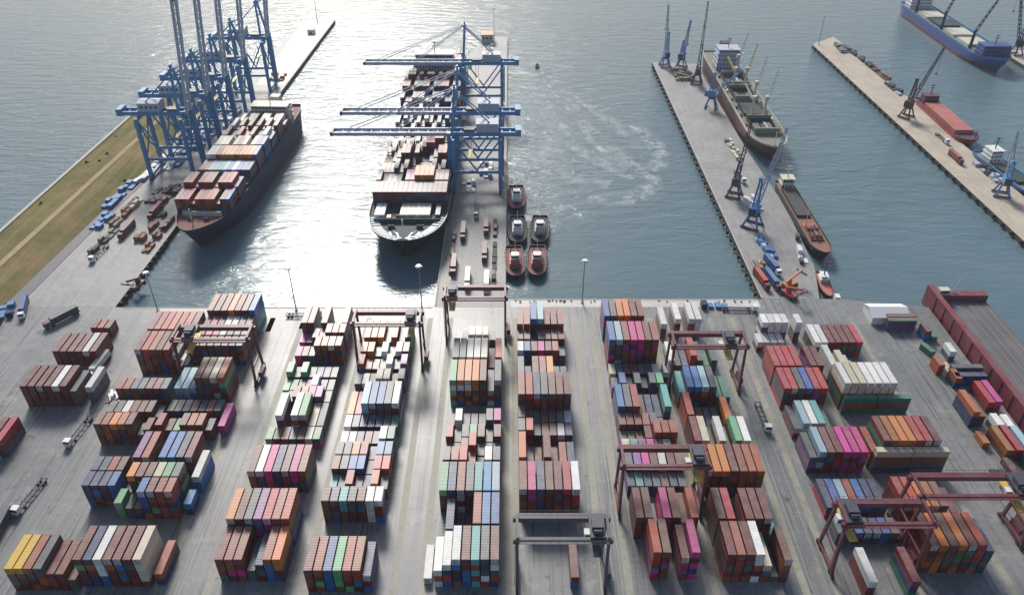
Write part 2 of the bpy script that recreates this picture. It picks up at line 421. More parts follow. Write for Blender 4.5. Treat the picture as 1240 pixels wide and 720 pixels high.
for k in range(22):
    ln.box(-199 + k * 0.13, -198.2 + k * .13, 287 + k * 4.6, 290.4 + k * 4.6, -0.4, 0.005)
tag(ln.build("lane_marking", LINEM), kind="structure")

# ------------------------------------------------------------------ shipping containers
CW, CH, L40, L20 = 2.42, 2.59, 12.19, 6.06
def container_mesh(L, name):
    b = MB(); hw, hl = CW / 2, L / 2
    for sx in (-1, 1):
        for sy in (-1, 1):
            b.box(sx * hw - (0.16 if sx > 0 else 0), sx * hw + (0.16 if sx < 0 else 0), sy * hl - (0.17 if sy > 0 else 0), sy * hl + (0.17 if sy < 0 else 0), 0, CH)
    for sx in (-1, 1):
        for z0, z1 in ((0.02, 0.17), (CH - 0.12, CH - 0.01)):
            b.box(sx * (hw - 0.01) - (0.08 if sx > 0 else 0), sx * (hw - 0.01) + (0.08 if sx < 0 else 0), -hl + 0.172, hl - 0.172, z0, z1)
    for sy in (-1, 1):
        for z0, z1 in ((0.02, 0.17), (CH - 0.13, CH - 0.01)):
            b.box(-hw + 0.162, hw - 0.162, sy * (hl - 0.01) - (0.1 if sy > 0 else 0), sy * (hl - 0.01) + (0.1 if sy < 0 else 0), z0, z1)
    n = int(L / 0.56)
    xs = []
    for i in range(n * 2 + 1):
        y = -hl + 0.11 + (L - 0.22) * i / (2 * n); xs.append((y, 0.03 if i % 2 else 0.075))
    for sx in (-1, 1):
        for (ya, da), (yb, db) in zip(xs, xs[1:]):
            q = [(sx * (hw - da), ya, 0.1), (sx * (hw - db), yb, 0.1), (sx * (hw - db), yb, CH - 0.06), (sx * (hw - da), ya, CH - 0.06)]
            b.add(q, [(0, 1, 2, 3) if sx > 0 else (3, 2, 1, 0)])
    for (ya, da), (yb, db) in zip(xs, xs[1:]):
        b.add([(-hw + .05, ya, CH - da * .6), (hw - .05, ya, CH - da * .6), (hw - .05, yb, CH - db * .6), (-hw + .05, yb, CH - db * .6)], [(0, 1, 2, 3)])
    b.add([(-hw + .1, hl - .08, .1), (hw - .1, hl - .08, .1), (hw - .1, hl - .08, CH - .06), (-hw + .1, hl - .08, CH - .06)], [(3, 2, 1, 0)])
    b.add([(-hw + .1, -hl + .08, .1), (hw - .1, -hl + .08, .1), (hw - .1, -hl + .08, CH - .06), (-hw + .1, -hl + .08, CH - .06)], [(0, 1, 2, 3)])
    b.add([(-hw + .1, -hl + .1, .14), (hw - .1, -hl + .1, .14), (hw - .1, hl - .1, .14), (-hw + .1, hl - .1, .14)], [(3, 2, 1, 0)])
    return b
CM = {}
for nm, L in (('40', L40), ('20', L20)):
    CM[nm] = container_mesh(L, "shipping_container_" + nm).mesh("shipping_container", cmat('r'))
def door_mesh():
    b = MB().box(-0.515, 0.515, -0.03, 0.03, 0.2, CH - 0.16, 0)
    for z in (0.75, 1.35, 1.95): b.box(-0.5, 0.5, -0.045, -0.031, z - 0.09, z + 0.09, 0)
    for x in (-0.28, 0.25):
        b.tube((x, -0.075, 0.12), (x, -0.075, CH - 0.08), 0.03, n=5, m=1)
        b.box(x - 0.05, x + 0.22, -0.09, -0.05, 1.0, 1.06, 1)
    return b.mesh("door", [cmat('r'), STEEL])
DOOR = door_mesh()
def reefer_mesh():
    b = MB().box(-0.98, 0.98, -0.05, 0.03, 0.22, CH - 0.18, 0)
    b.box(-0.8, 0.1, -0.062, -0.051, 1.45, 2.25, 1); b.box(0.25, 0.8, -0.07, -0.051, 1.5, 2.2, 1); b.box(-0.8, 0.8, -0.075, -0.051, 0.45, 1.2, 1)
    return b.mesh("refrigeration_unit", [WHITE, STEEL])
REEFER = reefer_mesh()

# block -> rows from near to far: (near edge Y, container length, colour + stack height per column)
BAYS = {
 'A1': [
  (139.6, 40, 'y4 y4 o4 k4 r3 r3 m2'),
  (171.0, 20, '- - - n4 n4 n4 b4'),
  (177.6, 20, '- - - n4 n4 s4 r4'),
  (199.0, 20, 'm4 s4 O4 o4 m4 k2 r3'),
  (208.1, 20, 'k3 k3 w3 r3 r3 m3 k2'),
  (217.8, 20, 's4 s4 k4 k4 r4 r4 k4'),
  (237.5, 40, 'r5 R5 s5 r5 s5 k4 w3'),
  (250.9, 40, 'r5 s5 R5 R5 R5 R5 r5'),
 ],
 'A2': [
  (140.8, 40, 'r5 n5 w5 r5 r5 r5 c5'),
  (166.0, 20, 'g3 k2 m2 b5 r5 s5 s5'),
  (172.6, 20, 'k2 O5 r5 r5 c5 g5 k5'),
  (183.3, 40, 'P4 s4 k2 B4 B4 k4 r4'),
  (201.3, 20, 's3 m2 g2 m3 o3 s3 k2'),
  (211.3, 20, 'k2 n2 n2 r2 n2 o2 k2'),
  (220.8, 40, 'l3 l3 b3 m5 m5 c5 o5'),
  (243.4, 20, 'r4 r4 r4 k4 m4 n4 k4'),
  (250.4, 20, 'r4 p4 p4 w4 k4 k4 r4'),
  (257.1, 20, 'r4 p4 r4 w4 w4 k4 r4'),
  (263.7, 40, 's5 r5 r5 O5 r5 r5 b5'),
 ],
 'B1': [
  (142.7, 40, 'r4 s4 s4 k2 n3 o4 O4'),
  (155.4, 40, 'O5 r5 k5 P5 R5 s5 R5'),
  (177.0, 40, 'm4 w4 p4 n4 m4 p4 s4'),
  (196.9, 20, 'g2 r1 m1 k2 r2 c2 G2'),
  (203.5, 40, '- w4 - w4 g4 c2 k2'),
  (216.2, 20, '- k2 r3 s3 p3 P3 k2'),
  (222.7, 20, 'g2 G2 k1 r1 w3 k2 k2'),
  (230.3, 20, 'g3 k1 g3 k1 n2 k2 k2'),
  (243.4, 20, 'p2 r2 k2 m4 s4 c4 s4'),
  (252.1, 20, 'p2 P2 r3 s3 k4 s4 m4'),
  (258.6, 40, 'r4 r4 - r4 - r3 r4'),
 ],
 'B2': [
  (139.0, 40, 'r4 s4 b4 g4 s4 s4 n3'),
  (164.6, 20, 'r4 k4 t4 k4 r4 w4 w4'),
  (174.0, 20, 't2 k1 R3 k1 n1 O3 k1'),
  (180.6, 20, 'r3 k3 b3 b3 n1 R3 R3'),
  (187.2, 20, 'k3 k3 O3 s3 k1 b3 b3'),
  (194.7, 20, 'w2 w2 k1 m1 k2 w3 G3'),
  (203.1, 20, 'w2 k1 n1 n1 n1 k2 G2'),
  (209.7, 40, 'O2 R2 l4 b4 b4 k4 w4'),
  (226.4, 20, 'k2 w2 k1 c3 c3 k2 k3'),
  (235.2, 20, 'o3 s2 k1 k2 w3 n2 P3'),
  (243.0, 20, 'o3 O3 k1 w3 k1 w3 k3'),
  (252.1, 40, 's3 s3 O3 k2 s3 k2 k3'),
 ],
 'D': [
  (140.8, 40, 'w3 w4 w5 r5 t5 k5 r5'),
  (153.8, 40, 'k1 n4 k1 m1 o5 b5 b5'),
  (166.7, 40, 'g5 n5 s5 k5 t5 B5 l5'),
  (182.2, 20, 'k4 s4 R4 s3 m2 w4 k4'),
  (189.0, 20, 'n2 m2 s3 R4 k2 k2 k2'),
  (195.6, 20, 's3 k2 k3 g3 m3 k2 r3'),
  (203.8, 20, 'k2 w3 k1 k2 k2 k3 p3'),
  (219.4, 40, 'g5 O5 O5 O5 r5 k3 k5'),
  (236.1, 40, 'k4 G4 w4 w4 c4 m2 R4'),
  (253.8, 20, '- k1 w3 w3 c3 k2 -'),
 ],
 'F': [
  (167.0, 40, 'r5 p5 n5 r5 r5 R5 w5'),
  (183.3, 40, 'O4 k1 m1 r4 m1 s2 n2'),
  (198.8, 20, 'k3 R3 n1 m1 m1 w2 n1'),
  (205.4, 20, 'k3 m2 n2 r2 r2 k1 w2'),
  (211.9, 40, 's5 R5 n5 k5 m5 r5 r5'),
  (224.6, 40, 'k4 n2 r4 s4 O4 k2 n2'),
  (243.5, 20, 'w3 b3 r3 p3 r3 s3 k2'),
  (251.0, 20, 'm3 r3 n2 m3 r3 m3 r3'),
  (257.7, 40, 's4 s4 b5 l5 r4 r4 s4'),
 ],
 'G': [
  (143.3, 40, '- R5 m5 - r4 p5 -'),
  (158.1, 40, 'r4 m4 k1 p4 r4 m3 o4'),
  (175.3, 20, 'n2 t2 n2 k2 m2 n2 k2'),
  (181.8, 20, 'k3 P3 p3 r3 w3 r3 m3'),
  (188.4, 20, 'c3 t3 P3 p3 m3 w3 m2'),
  (195.0, 20, 'k2 m2 m2 r3 s4 s4 s4'),
  (201.6, 20, 'm3 r3 r3 s3 k3 k2 -'),
  (208.1, 40, 'b4 k4 s4 m2 n2 n2 t4'),
  (224.0, 20, 'k2 b3 n2 k3 n2 k3 g3'),
  (232.3, 20, 'c2 k1 r2 r2 k2 n1 w2'),
  (240.5, 40, 'b6 l6 s6 p6 p6 r6 s6'),
  (259.9, 40, 'b5 k5 O5 O5 r5 r5 -'),
 ],
 'H': [
  (142.5, 40, 'r5 s5 r5 w5 c3 k1 m4'),
  (155.6, 40, 'm5 R5 k1 r5 r5 r5 t2'),
  (174.7, 40, 'r5 O5 O5 r5 s5 s5 o5'),
  (191.0, 40, 'r4 c4 G2 w4 G2 g4 w4'),
  (204.0, 40, 'R4 m1 m1 k1 k1 O3 k1'),
  (218.7, 40, 't3 b4 B4 l4 k4 G2 G2'),
  (240.4, 40, 'w2 k1 n1 R3 k2 G1 k2'),
  (261.1, 40, 'w3 - w4 - w4 w4 -'),
 ],
 'I1': [
  (156.3, 20, 'k1 b2 b2 n2 n2 b2 k1'),
  (166.3, 40, 'n2 b2 l2 s2 b2 n2 n2'),
  (185.6, 40, 'k3 l4 m4 r4 p4 p4 p4'),
  (202.1, 40, 'k2 l3 w3 t3 G2 - -'),
  (217.8, 40, 'R4 R4 k4 b4 R4 R4 -'),
  (231.1, 40, 'R4 R4 R4 R4 k2 r4 r4'),
  (252.1, 20, 'w2 w1 w1 w2 - - -'),
  (258.7, 20, '- w4 w4 w4 w4 - w4'),
 ],
 'I2': [
  (145.7, 40, 'r5 O5 m5 O5 r5 R5 n4'),
  (162.6, 40, 's4 R4 O4 o4 m4 k2 r2'),
  (188.4, 40, 's3 r5 o5 O5 O5 R5 R5 r5'),
  (217.8, 40, 'w5 c5 c5 w5 w5 w5 w5'),
  (231.7, 40, 'w4 k1 c3 c2 w1 - -'),
  (248.8, 40, 'w3 w3 r3 r3 r3 r3 R3'),
 ],
 'AL': [
  (219.1, 40, 'r4 r4 r4 r4 w4 r4 k3'),
  (243.0, 40, 'r3 r3 r3 r3 w3 r3 -'),
  (262.0, 20, '- - r2 R2 m2 - -'),
 ],
}

X0 = {'A1': -147.5, 'A2': -127.2, 'B1': -87.0, 'B2': -60.0, 'D': -22.5, 'F': 3.2, 'G': 39.4, 'H': 64.0, 'I1': 102.8, 'I2': 124.9, 'AL': -184.0}
PITCH = {'G': 2.86, 'H': 2.85, 'A2': 2.9, 'I2': 2.86, 'AL': 3.0}
BNAME = {'A1': 'first long block from left', 'A2': 'second long block from left', 'B1': 'third long block from left', 'B2': 'fourth long block from left',
         'D': 'fifth long block from left', 'F': 'sixth long block from left', 'G': 'seventh long block from left', 'H': 'eighth long block from left',
         'I1': 'ninth long block from left', 'I2': 'tenth long block from left', 'AL': 'far-left red block'}
ORD = ['first', 'second', 'third', 'fourth', 'fifth', 'sixth', 'seventh', 'eighth', 'ninth', 'tenth', 'eleventh', 'twelfth', 'thirteenth']
LOWC = {'A1': 'rrmksnbro', 'A2': 'rrnbbkormg', 'B1': 'rrkpmnsbr', 'B2': 'rmknrgbsr', 'D': 'rmRknrsbw', 'F': 'rrmkrnsR', 'G': 'rPpnkrms', 'H': 'rrmksro',
        'I1': 'RrrPmk', 'I2': 'mormkG', 'AL': 'rrrmr'}
rng = random.Random(11)
ALL = []      # x, y, z, size, key, label, exposed front, is top, rot
FRONTROW = {}
for blk, rows in BAYS.items():
    prev = [0] * 9
    prev_end = -99
    for ri, (y0, ln_, cols) in enumerate(rows):
        cs = cols.split(); L = L40 if ln_ == 40 else L20
        have = [i for i, c in enumerate(cs) if c != '-']
        cur = [0] * 9
        gapf = y0 - prev_end > 3.0
        for ci, c in enumerate(cs):
            if c == '-': continue
            T = int(c[1])
            if ln_ == 20: T = max(2, T)
            cur[ci] = T
            x = X0[blk] + CW / 2 + ci * PITCH.get(blk, 2.82) + rng.uniform(-.05, .05)
            for t in range(T):
                top = (t == T - 1)
                if top: k = c[0]
                elif rng.random() < 0.3: k = c[0]
                else: k = rng.choice(LOWC[blk])
                if blk == 'I2' and ri == 3 and not top: k = rng.choice('mcGmw') if t < 3 else 'c'
                ex = gapf or t >= prev[ci]
                d = T - 1 - t
                tier = ['on top', 'one below the top', 'two below the top', 'three below the top', 'four below the top', 'five below the top'][d]
                lab = f"{CC[k][0]} container {tier}, {ORD[have.index(ci)]} from left, {ORD[ri]} row, {BNAME[blk]}"
                ALL.append((x, y0 + L / 2 + rng.uniform(-.06, .06), t * (CH + 0.025), str(ln_), k, lab, ex, top, 0.0))
        prev = cur; prev_end = y0 + L
# single containers beside the blocks
def single(x, y, T, keys, size, labels, rot=0.0):
    for t in range(T):
        ALL.append((x, y, t * (CH + .025), size, keys[t], labels[t], True, t == T - 1, rot))
single(19.4, 146.5, 2, 'br', '40', ['blue container under a red one beneath the dark grey gantry crane', 'red container set down on a blue one under the dark gantry crane'])
single(105.9, 143.0, 3, 'rrw', '40', ['dark red container at the bottom of the lone pile under a white one, front right', 'dark red container in the middle of the lone pile, front right', 'white container topping the lone pile in front of the low blue row'])
single(118.5, 143.2, 3, 'Gnr', '40', ['dark green container at the bottom of the lone pile beside the tenth block', 'navy container in the middle of the lone pile beside the tenth block', 'dark red container topping the lone pile beside the tenth block'])
single(-104.6, 147.6, 2, 'no', '40', ['navy container under a rust orange one beside the second block, at front', 'rust orange container on a navy one beside the white topped second block'])
single(-104.6, 183.0, 3, 'BBw', '40', ['bright blue container lowest of the pile beside the second block', 'bright blue container under the white one beside the second block', 'long white container on two bright blue ones beside the second block'])
single(-104.8, 170.8, 2, 'nB', '20', ['navy short container under a bright blue one beside the second block', 'short bright blue container in front of the white topped pile'])
single(-104.6, 209.5, 2, 'Pp', '40', ['purple container on the ground beside the second block, under a pink one', 'magenta pink container topping the pair on the right of the second block'])
single(-160.0, 227.5, 3, 'kkw', '40', ['slate grey container lowest on the right side of the far-left red block', 'slate grey container under a white one, right side of the far-left red block', 'white container on the right flank of the far-left red block'])
single(62.0, 236.0, 2, 'kw', '20', ['slate grey short container between the seventh and eighth blocks', 'short white container on a grey one between the seventh and eighth blocks'])
single(-24.6, 148.0, 1, 'w', '40', ['white container alone on the ground left of the fifth block, at front'])
single(-179.3, 199.5, 3, 'krR', '40', ['slate grey container lowest of the pile of three at the left edge of the yard', 'dark red container under a bright red one at the left edge of the yard', 'bright red container on a dark red one at the left edge of the yard'])
single(-182.4, 199.2, 3, 'nmr', '40', ['navy container lowest of the outer pile of three at the left edge of the yard', 'brown container under a dark red one at the left edge of the yard', 'dark red container on a brown one at the left edge of the yard'])
single(-180.6, 185.8, 1, 't', '40', ['teal container on the ground at the left edge of the yard'])
# boxes stacked crosswise, long side to the front, before two rows of the tenth block
for xc, side in ((131.3, 'left'), (143.8, 'right')):
    for t, k in enumerate('nkmc'):
        ALL.append((xc, 186.9, t * (CH + .025), '40', k, f"{CC[k][0]} container set crosswise, {side} half of the pile before the third row, tenth block", True, t == 3, R(90)))
    for t, k in enumerate('GmG'):
        ALL.append((xc, 216.3, t * (CH + .025), '40', k, f"{CC[k][0]} container set crosswise, {'lowest' if t == 0 else ('middle' if t == 1 else 'top')} {side} one under the white stack, tenth block", True, t == 2, R(90)))
# loose boxes along the right side of the yard
for (x, y, T, keys, size, rot) in [(170, 271, 2, 'nm', '40', 90), (169, 268, 2, 'Pk', '40', 90), (177, 262.5, 2, 'bm', '20', 0), (180, 262, 1, 'G', '20', 0), (174, 252, 1, 'G', '20', 20), (181, 249, 2, 'kw', '20', 0),
                                   (172.5, 240.5, 2, 'oo', '20', 0), (176, 239.5, 1, 'c', '20', 0), (182, 237, 2, 'nk', '40', 90), (175.5, 232.5, 2, 'no', '20', 0), (181, 232, 2, 'bn', '40', 90),
                                   (181.4, 222, 2, 'rR', '40', 0), (184.4, 222.4, 2, 'Rp', '40', 0), (171, 214, 3, 'nno', '40', 0), (174, 214.4, 2, 'kr', '40', 0), (178.5, 207, 2, 'kw', '20', 0), (182, 206.5, 2, 'rw', '20', 0),
                                   (171, 200.5, 1, 'o', '20', 0), (175.5, 197.5, 2, 'mo', '40', 0), (179, 197.6, 2, 'rR', '40', 0), (182.5, 197.4, 2, 'kl', '40', 0), (174.0, 184.5, 1, 'm', '40', 0), (180.5, 184.4, 2, 'kn', '40', 0), (177, 172, 1, 'k', '40', 0), (166, 160, 1, 'm', '40', 0)]:
    for t in range(T):
        where = 'at the back' if y > 255 else ('half way along' if y > 225 else 'towards the front')
        ALL.append((x, y, t * (CH + .025), size, keys[t], None, True, t == T - 1, R(rot)))

# boxes on the two container ships (hatch-cover level given)
def ship_bay(cx, y, cols, z0, n, pitch=2.55):
    x = cx - (len(cols) - 1) * pitch / 2
    for i, c in enumerate(cols):
        if c == '-': continue
        k = c if isinstance(c, str) else c[0]; T = n if isinstance(n, int) else n[i % len(n)]
        for t in range(T):
            ALL.append((x + i * pitch, y, z0 + t * (CH + .02), '40', k if t == T - 1 else rng.choice('rrmkbs'), None, False, t == T - 1, 0.0))
S2C = -51.5
def rc(n, pool): return [rng.choice(pool) for _ in range(n)]
ship_bay(S2C, 349, list('-ww---cccccc-k-'), 12.2, 1)
ship_bay(S2C, 363.5, list('rrrrrrrrkkkkrrr'), 12.2, 3)
ship_bay(S2C, 377.5, list('rkwwkkPsOOOOsrr'), 12.2, [3, 2, 2, 2, 2, 1, 3, 3, 4, 4, 4, 4, 3, 3, 3])
ship_bay(S2C, 391.5, rc(15, 'rkkrmns'), 12.2, [2, 2, 2, 3, 2, 3, 1, 1])
ship_bay(S2C, 405.5, rc(15, 'rrrkms'), 12.2, [1, 1, 2, 3, 4, 4, 1, 4])
ship_bay(S2C, 419.5, list('kknmkrkkrRRsrrR'), 12.2, [1, 2, 1, 3, 2, 3, 1, 2, 3, 4, 4, 5, 5, 4, 5])
ship_bay(S2C, 433.5, list('kknnkkknkknnkkr'), 12.2, [1, 1, 2, 1])
ship_bay(S2C, 447.5, list('kknkkwkknkkwkwr'), 12.2, [1, 1, 1, 1, 2])
ship_bay(S2C, 461.5, list('nkknkkwwkknbnnk'), 12.2, [2, 1, 3, 2, 1])
ship_bay(S2C, 475.5, list('rkkwwkwkknnnkbn'), 12.2, [2, 3, 2, 2])
ship_bay(S2C, 489.5, list('mrkkmwwknnbbnnk'), 12.2, [4, 3, 3, 4, 4])
ship_bay(S2C, 503.5, list('rmrkrmrnnnrmrrk'), 12.2, [5, 5, 4, 5, 5])
ship_bay(S2C, 517.5, list('srrsmrrnkrrsrrm'), 12.2, [5, 6, 6, 5, 6])
ship_bay(S2C, 556, rc(13, 'rsrmkk'), 12.2, [5, 5, 4, 5])
ship_bay(S2C, 570, rc(12, 'rsrmkk'), 12.2, [4, 5, 4, 5])
S1X = lambda y: -157.5 + (y - 330) * 0.035
for y, cs, n in [(357.5, 'rrRrRrRsrrb', [3, 3, 3, 2, 3]), (371.2, 'rRrrRrsrsRn', [4, 4, 3, 4]), (384.9, 'kkkkrkkkkkn', [1, 1, 1, 2]), (391.5, 'sslltlbwBbn', [3]), (405.2, 'wwsOOOoOOOb', [4, 4, 4]),
                 (418.9, 'cwcccsccwkb', [4, 4, 4, 3]), (432.6, 'rbsrOrrkswn', [4, 3, 3]), (446.3, 'wrrsrRrbrrk', [4, 3]), (460.0, 'wwckbwcwswr', [3, 2, 3])]:
    ship_bay(S1X(y), y, list(cs), 11.2, n)

# pick the ~300 boxes that show largest: they become objects of their own, the rest one mesh
CP, SP = math.cos(R(35.1)), math.sin(R(35.1))
def project(x, y, z):
    dz = z - 205; d = y * CP - dz * SP; v = y * SP + dz * CP
    return 617 + 940 * x / d, 360 - 940 * v / d, d
scored = []
for i, (x, y, z, size, k, lab, ex, top, rot) in enumerate(ALL):
    if lab is None: continue
    L = L40 if size == '40' else L20
    px, py, d = project(x, y, z + CH)
    fx, fy, fd = project(x, y - (L / 2 if rot == 0 else CW / 2), z)
    if px < -4 or px > 1244 or py > 728: continue
    dep = math.atan2(205 - z, y)
    a = (940 / d) ** 2 * ((L * CW * math.sin(dep) if top else 0) + (CW * CH * math.cos(dep) if ex and fy < 722 else 0))
    scored.append((a, i))
scored.sort(reverse=True)
chosen = set(i for a, i in scored[:282] if a > 1)
stuff = MB(); srnd = []; smat = []
GROUP = "shipping containers stacked in the yard"
LIFT = 0.03
for i, (x, y, z, size, k, lab, ex, top, rot) in enumerate(ALL):
    L = L40 if size == '40' else L20
    z += LIFT
    if i in chosen:
        o = mesh_at("shipping_container", CM[size], None, (x, y, z), rot)
        tag(o, lab, "container", GROUP)
        o.material_slots[0].link = 'OBJECT'; o.material_slots[0].material = cmat(k)
        if ex and abs(rot) < .1:
            white_end = (rng.random() < 0.2)
            if white_end:
                mesh_at("refrigeration_unit", REEFER, o, (0, -L / 2 + 0.03, 0))
            else:
                for sx in (-0.53, 0.53):
                    d = mesh_at("door", DOOR, o, (sx, -L / 2 + 0.035, 0))
                    d.material_slots[0].link = 'OBJECT'; d.material_slots[0].material = cmat(k)
    else:
        b = MB(); hw, hl = CW / 2, L / 2
        b.box(-hw, hw, -hl, hl, 0, CH)
        if rot:
            c_, s_ = math.cos(rot), math.sin(rot)
            vs = [(x + a * c_ - bb * s_, y + a * s_ + bb * c_, z + cc) for a, bb, cc in b.v]
        else: vs = [(x + a, y + bb, z + cc) for a, bb, cc in b.v]
        stuff.add(vs, b.f, CKEYS.index(k)); srnd += [rng.random()] * 6
so = stuff.build("stacked_containers", [cmat(k) for k in CKEYS])
at = so.data.attributes.new("rnd", 'FLOAT', 'FACE'); at.data.foreach_set("value", srnd)
tag(so, "mass of farther and lower containers in the yard stacks and on the ship decks", "containers", kind="stuff")

# ------------------------------------------------------------------ ship-to-shore gantry cranes
def sts_crane(name, loc, rz, label, group, raised, zg=33.0, apex=57.0, G=26.0, back=11.0, boom=64.0, main=CBLUE, pale=CPALE, base=17.0):
    root = empty(name, loc, rz, label, "crane", group)
    hb = base / 2
    for sx, x in ((1, 0.0), (-1, -G)):
        for sy in (-1, 1):
            MB().beam((x, sy * hb, 2.6), (x, sy * (hb - 0.6), zg - 1.3), 2.0, 1.7).build("leg", main, root)
            bg = MB().box(x - 0.6, x + 0.6, sy * hb - 3.2, sy * hb + 3.2, 0.55, 1.3)
            for k in (-2.4, -0.8, 0.8, 2.4): bg.tube((x - .35, sy * hb + k, 0.42), (x + .35, sy * hb + k, 0.42), 0.4, n=8)
            bg.build("bogie", CDARK, root)
        MB().box(x - 0.75, x + 0.75, -hb - 1.5, hb + 1.5, 1.5, 3.0).build("sill_beam", main, root)
        MB().box(x - 0.6, x + 0.6, -hb + 1.2, hb - 1.2, zg - 2.9, zg - 1.35).build("tie_beam", main, root)
        br = MB().beam((x, -hb + .7, 13), (x, 0, 20), 0.7, m=0); br.beam((x, hb - .7, 13), (x, 0, 20), 0.7)
        br.beam((x, 0, 20.2), (x, -hb + 1, zg - 3), 0.7); br.beam((x, 0, 20.2), (x, hb - 1, zg - 3), 0.7)
        br.build("cross_brace", main, root)
    for sy in (-1, 1):
        y = sy * (hb - 0.3)
        MB().beam((-G + .8, y, 12.5), (-.8, y, 12.5), 1.2, 1.6).build("portal_beam", main, root)
        br = MB().beam((-G + .7, y, zg - 2.5), (-G / 2, y, 13.6), 0.8); br.beam((-.7, y, zg - 2.5), (-G / 2, y, 13.6), 0.8)
        br.build("diagonal_brace", main, root)
        MB().beam((-G - back, sy * 3.1, zg), (2.0, sy * 3.1, zg), 1.1, 2.3).build("girder", main, root)
        # apex frame
        MB().beam((0, sy * (hb - 0.6), zg + 1.3), (-1.5, sy * 1.9, apex), 1.2, 1.2).build("apex_leg", main, root)
        MB().beam((-G, sy * 3.1, zg + 1.2), (-1.8, sy * 1.6, apex - 1), 0.55, 0.55).build("back_stay", main, root)
    for i in range(9):
        x = -G - back + 1 + i * (G + back) / 8.2
        MB().box(x - .3, x + .3, -2.5, 2.5, zg - .4, zg + .5).build("girder_tie", main, root)
    MB().box(-2.0, -0.6, -3.6, 3.6, apex - 9, apex - 8).build("apex_tie", main, root)
    ah = MB().box(-2.6, -0.4, -2.6, 2.6, apex - 0.2, apex + 1.0); ah.box(-2.0, -1.0, -1.2, 1.2, apex + 1.0, apex + 3)
    ah.build("apex_head", main, root)
    h = MB().box(-G + 1.0, -G + 13.0, -4.2, 4.2, zg + 1.4, zg + 6.2)
    h.add([(-G + .8, -4.4, zg + 6.2), (-G + 13.2, -4.4, zg + 6.2), (-G + 13.2, 4.4, zg + 6.2), (-G + .8, 4.4, zg + 6.2), (-G + .8, 0, zg + 7.2), (-G + 13.2, 0, zg + 7.2)],
          [(0, 1, 5, 4), (2, 3, 4, 5), (3, 0, 4), (1, 2, 5)], 0)
    hm = h.build("machinery_house", pale, root)
    for k in range(4): MB().box(-G + 2.4 + k * 2.7, -G + 3.9 + k * 2.7, -4.28, -4.21, zg + 3.2, zg + 4.6).build("vent", CDARK, hm)
    MB().box(-G - back - .6, -G - back + 2.6, -3.9, 3.9, zg - 1.3, zg + 2.6).build("end_platform", main, root)
    lf = MB().box(1.1, 3.0, hb - 3.4, hb - 1.4, 3.0, zg + 2); lf.build("lift_shaft", main, root)
    st = MB()   # zigzag stair up the landside leg
    zz = 3.0; k = 0
    while zz < zg - 5:
        st.beam((-G - 1.5, -hb + (0.3 if k % 2 else 3.6), zz), (-G - 1.5, -hb + (3.6 if k % 2 else .3), zz + 3.2), 0.8, 0.25)
        st.box(-G - 2.0, -G - 1.0, -hb + (3.4 if k % 2 else -.6), -hb + (4.4 if k % 2 else .4), zz + 3.1, zz + 3.25); zz += 3.2; k += 1
    st.build("stair", main, root)
    # boom
    hx = 2.6
    ang = R(84) if raised else 0.0
    ca, sa = math.cos(ang), math.sin(ang)
    def bp(s, y, u=0.0): return (hx + s * ca - u * sa, y, zg + s * sa + u * ca)
    for sy in (-1, 1):
        MB().beam(bp(0, sy * 3.1), bp(boom, sy * 3.1), 1.1, 2.0).build("boom", pale if not raised else CPALE, root)
    bt = MB()
    n = 12
    for i in range(n + 1):
        s = 0.8 + i * (boom - 1.2) / n
        bt.beam(bp(s, -2.5), bp(s, 2.5), 0.5, 0.6)
    for i in range(0, n, 1):
        s = 0.8 + i * (boom - 1.2) / n; s2 = s + (boom - 1.2) / n
        k = 1 if i % 2 else -1
        bt.beam(bp(s, -2.4 * k), bp(s2, 2.4 * k), 0.3, 0.3)
    tag(bt.build("boom_tie", pale, root), kind="stuff")
    MB().beam(bp(boom + .2, -3.7), bp(boom + .2, 3.7), 1.6, 2.4).build("boom_tip", CDARK, root)
    if raised:
        for sy in (-1, 1):
            MB().beam((-1.5, sy * 1.9, apex - .5), bp(boom * 0.42, sy * 3.1, 1.2), 0.4, 0.4).build("fore_stay", main, root)
    else:
        for sy in (-1, 1):
            for f in (0.45, 0.86):
                MB().beam((-1.5, sy * 1.9, apex + .6), bp(boom * f, sy * 3.1, 1.2), 0.42, 0.42).build("fore_stay", pale, root)
    tx = -6.0 if raised else -9.0
    MB().box(tx - 3, tx + 3, -2.4, 2.4, zg + 1.0, zg + 2.2).build("trolley", CDARK, root)
    cb = MB().box(tx + 3.4, tx + 5.8, -1.3, 1.3, zg - 4.8, zg - 2.2).build("operator_cab", WHITE, root)
    MB().box(tx + 5.75, tx + 5.9, -1.1, 1.1, zg - 4.5, zg - 3.0).build("window", GLASS, cb)
    sp = MB()
    for sx in (-.9, .9):
        for sy in (-2.3, 2.3): sp.beam((tx + sx, sy, zg + .9), (tx + sx, sy * 1.6, zg - 13), 0.12)
    sp.build("hoist_rope", CDARK, root)
    MB().box(tx - 1.2, tx + 1.2, -6.1, 6.1, zg - 13.6, zg - 13).build("spreader", YELL, root)
    return root

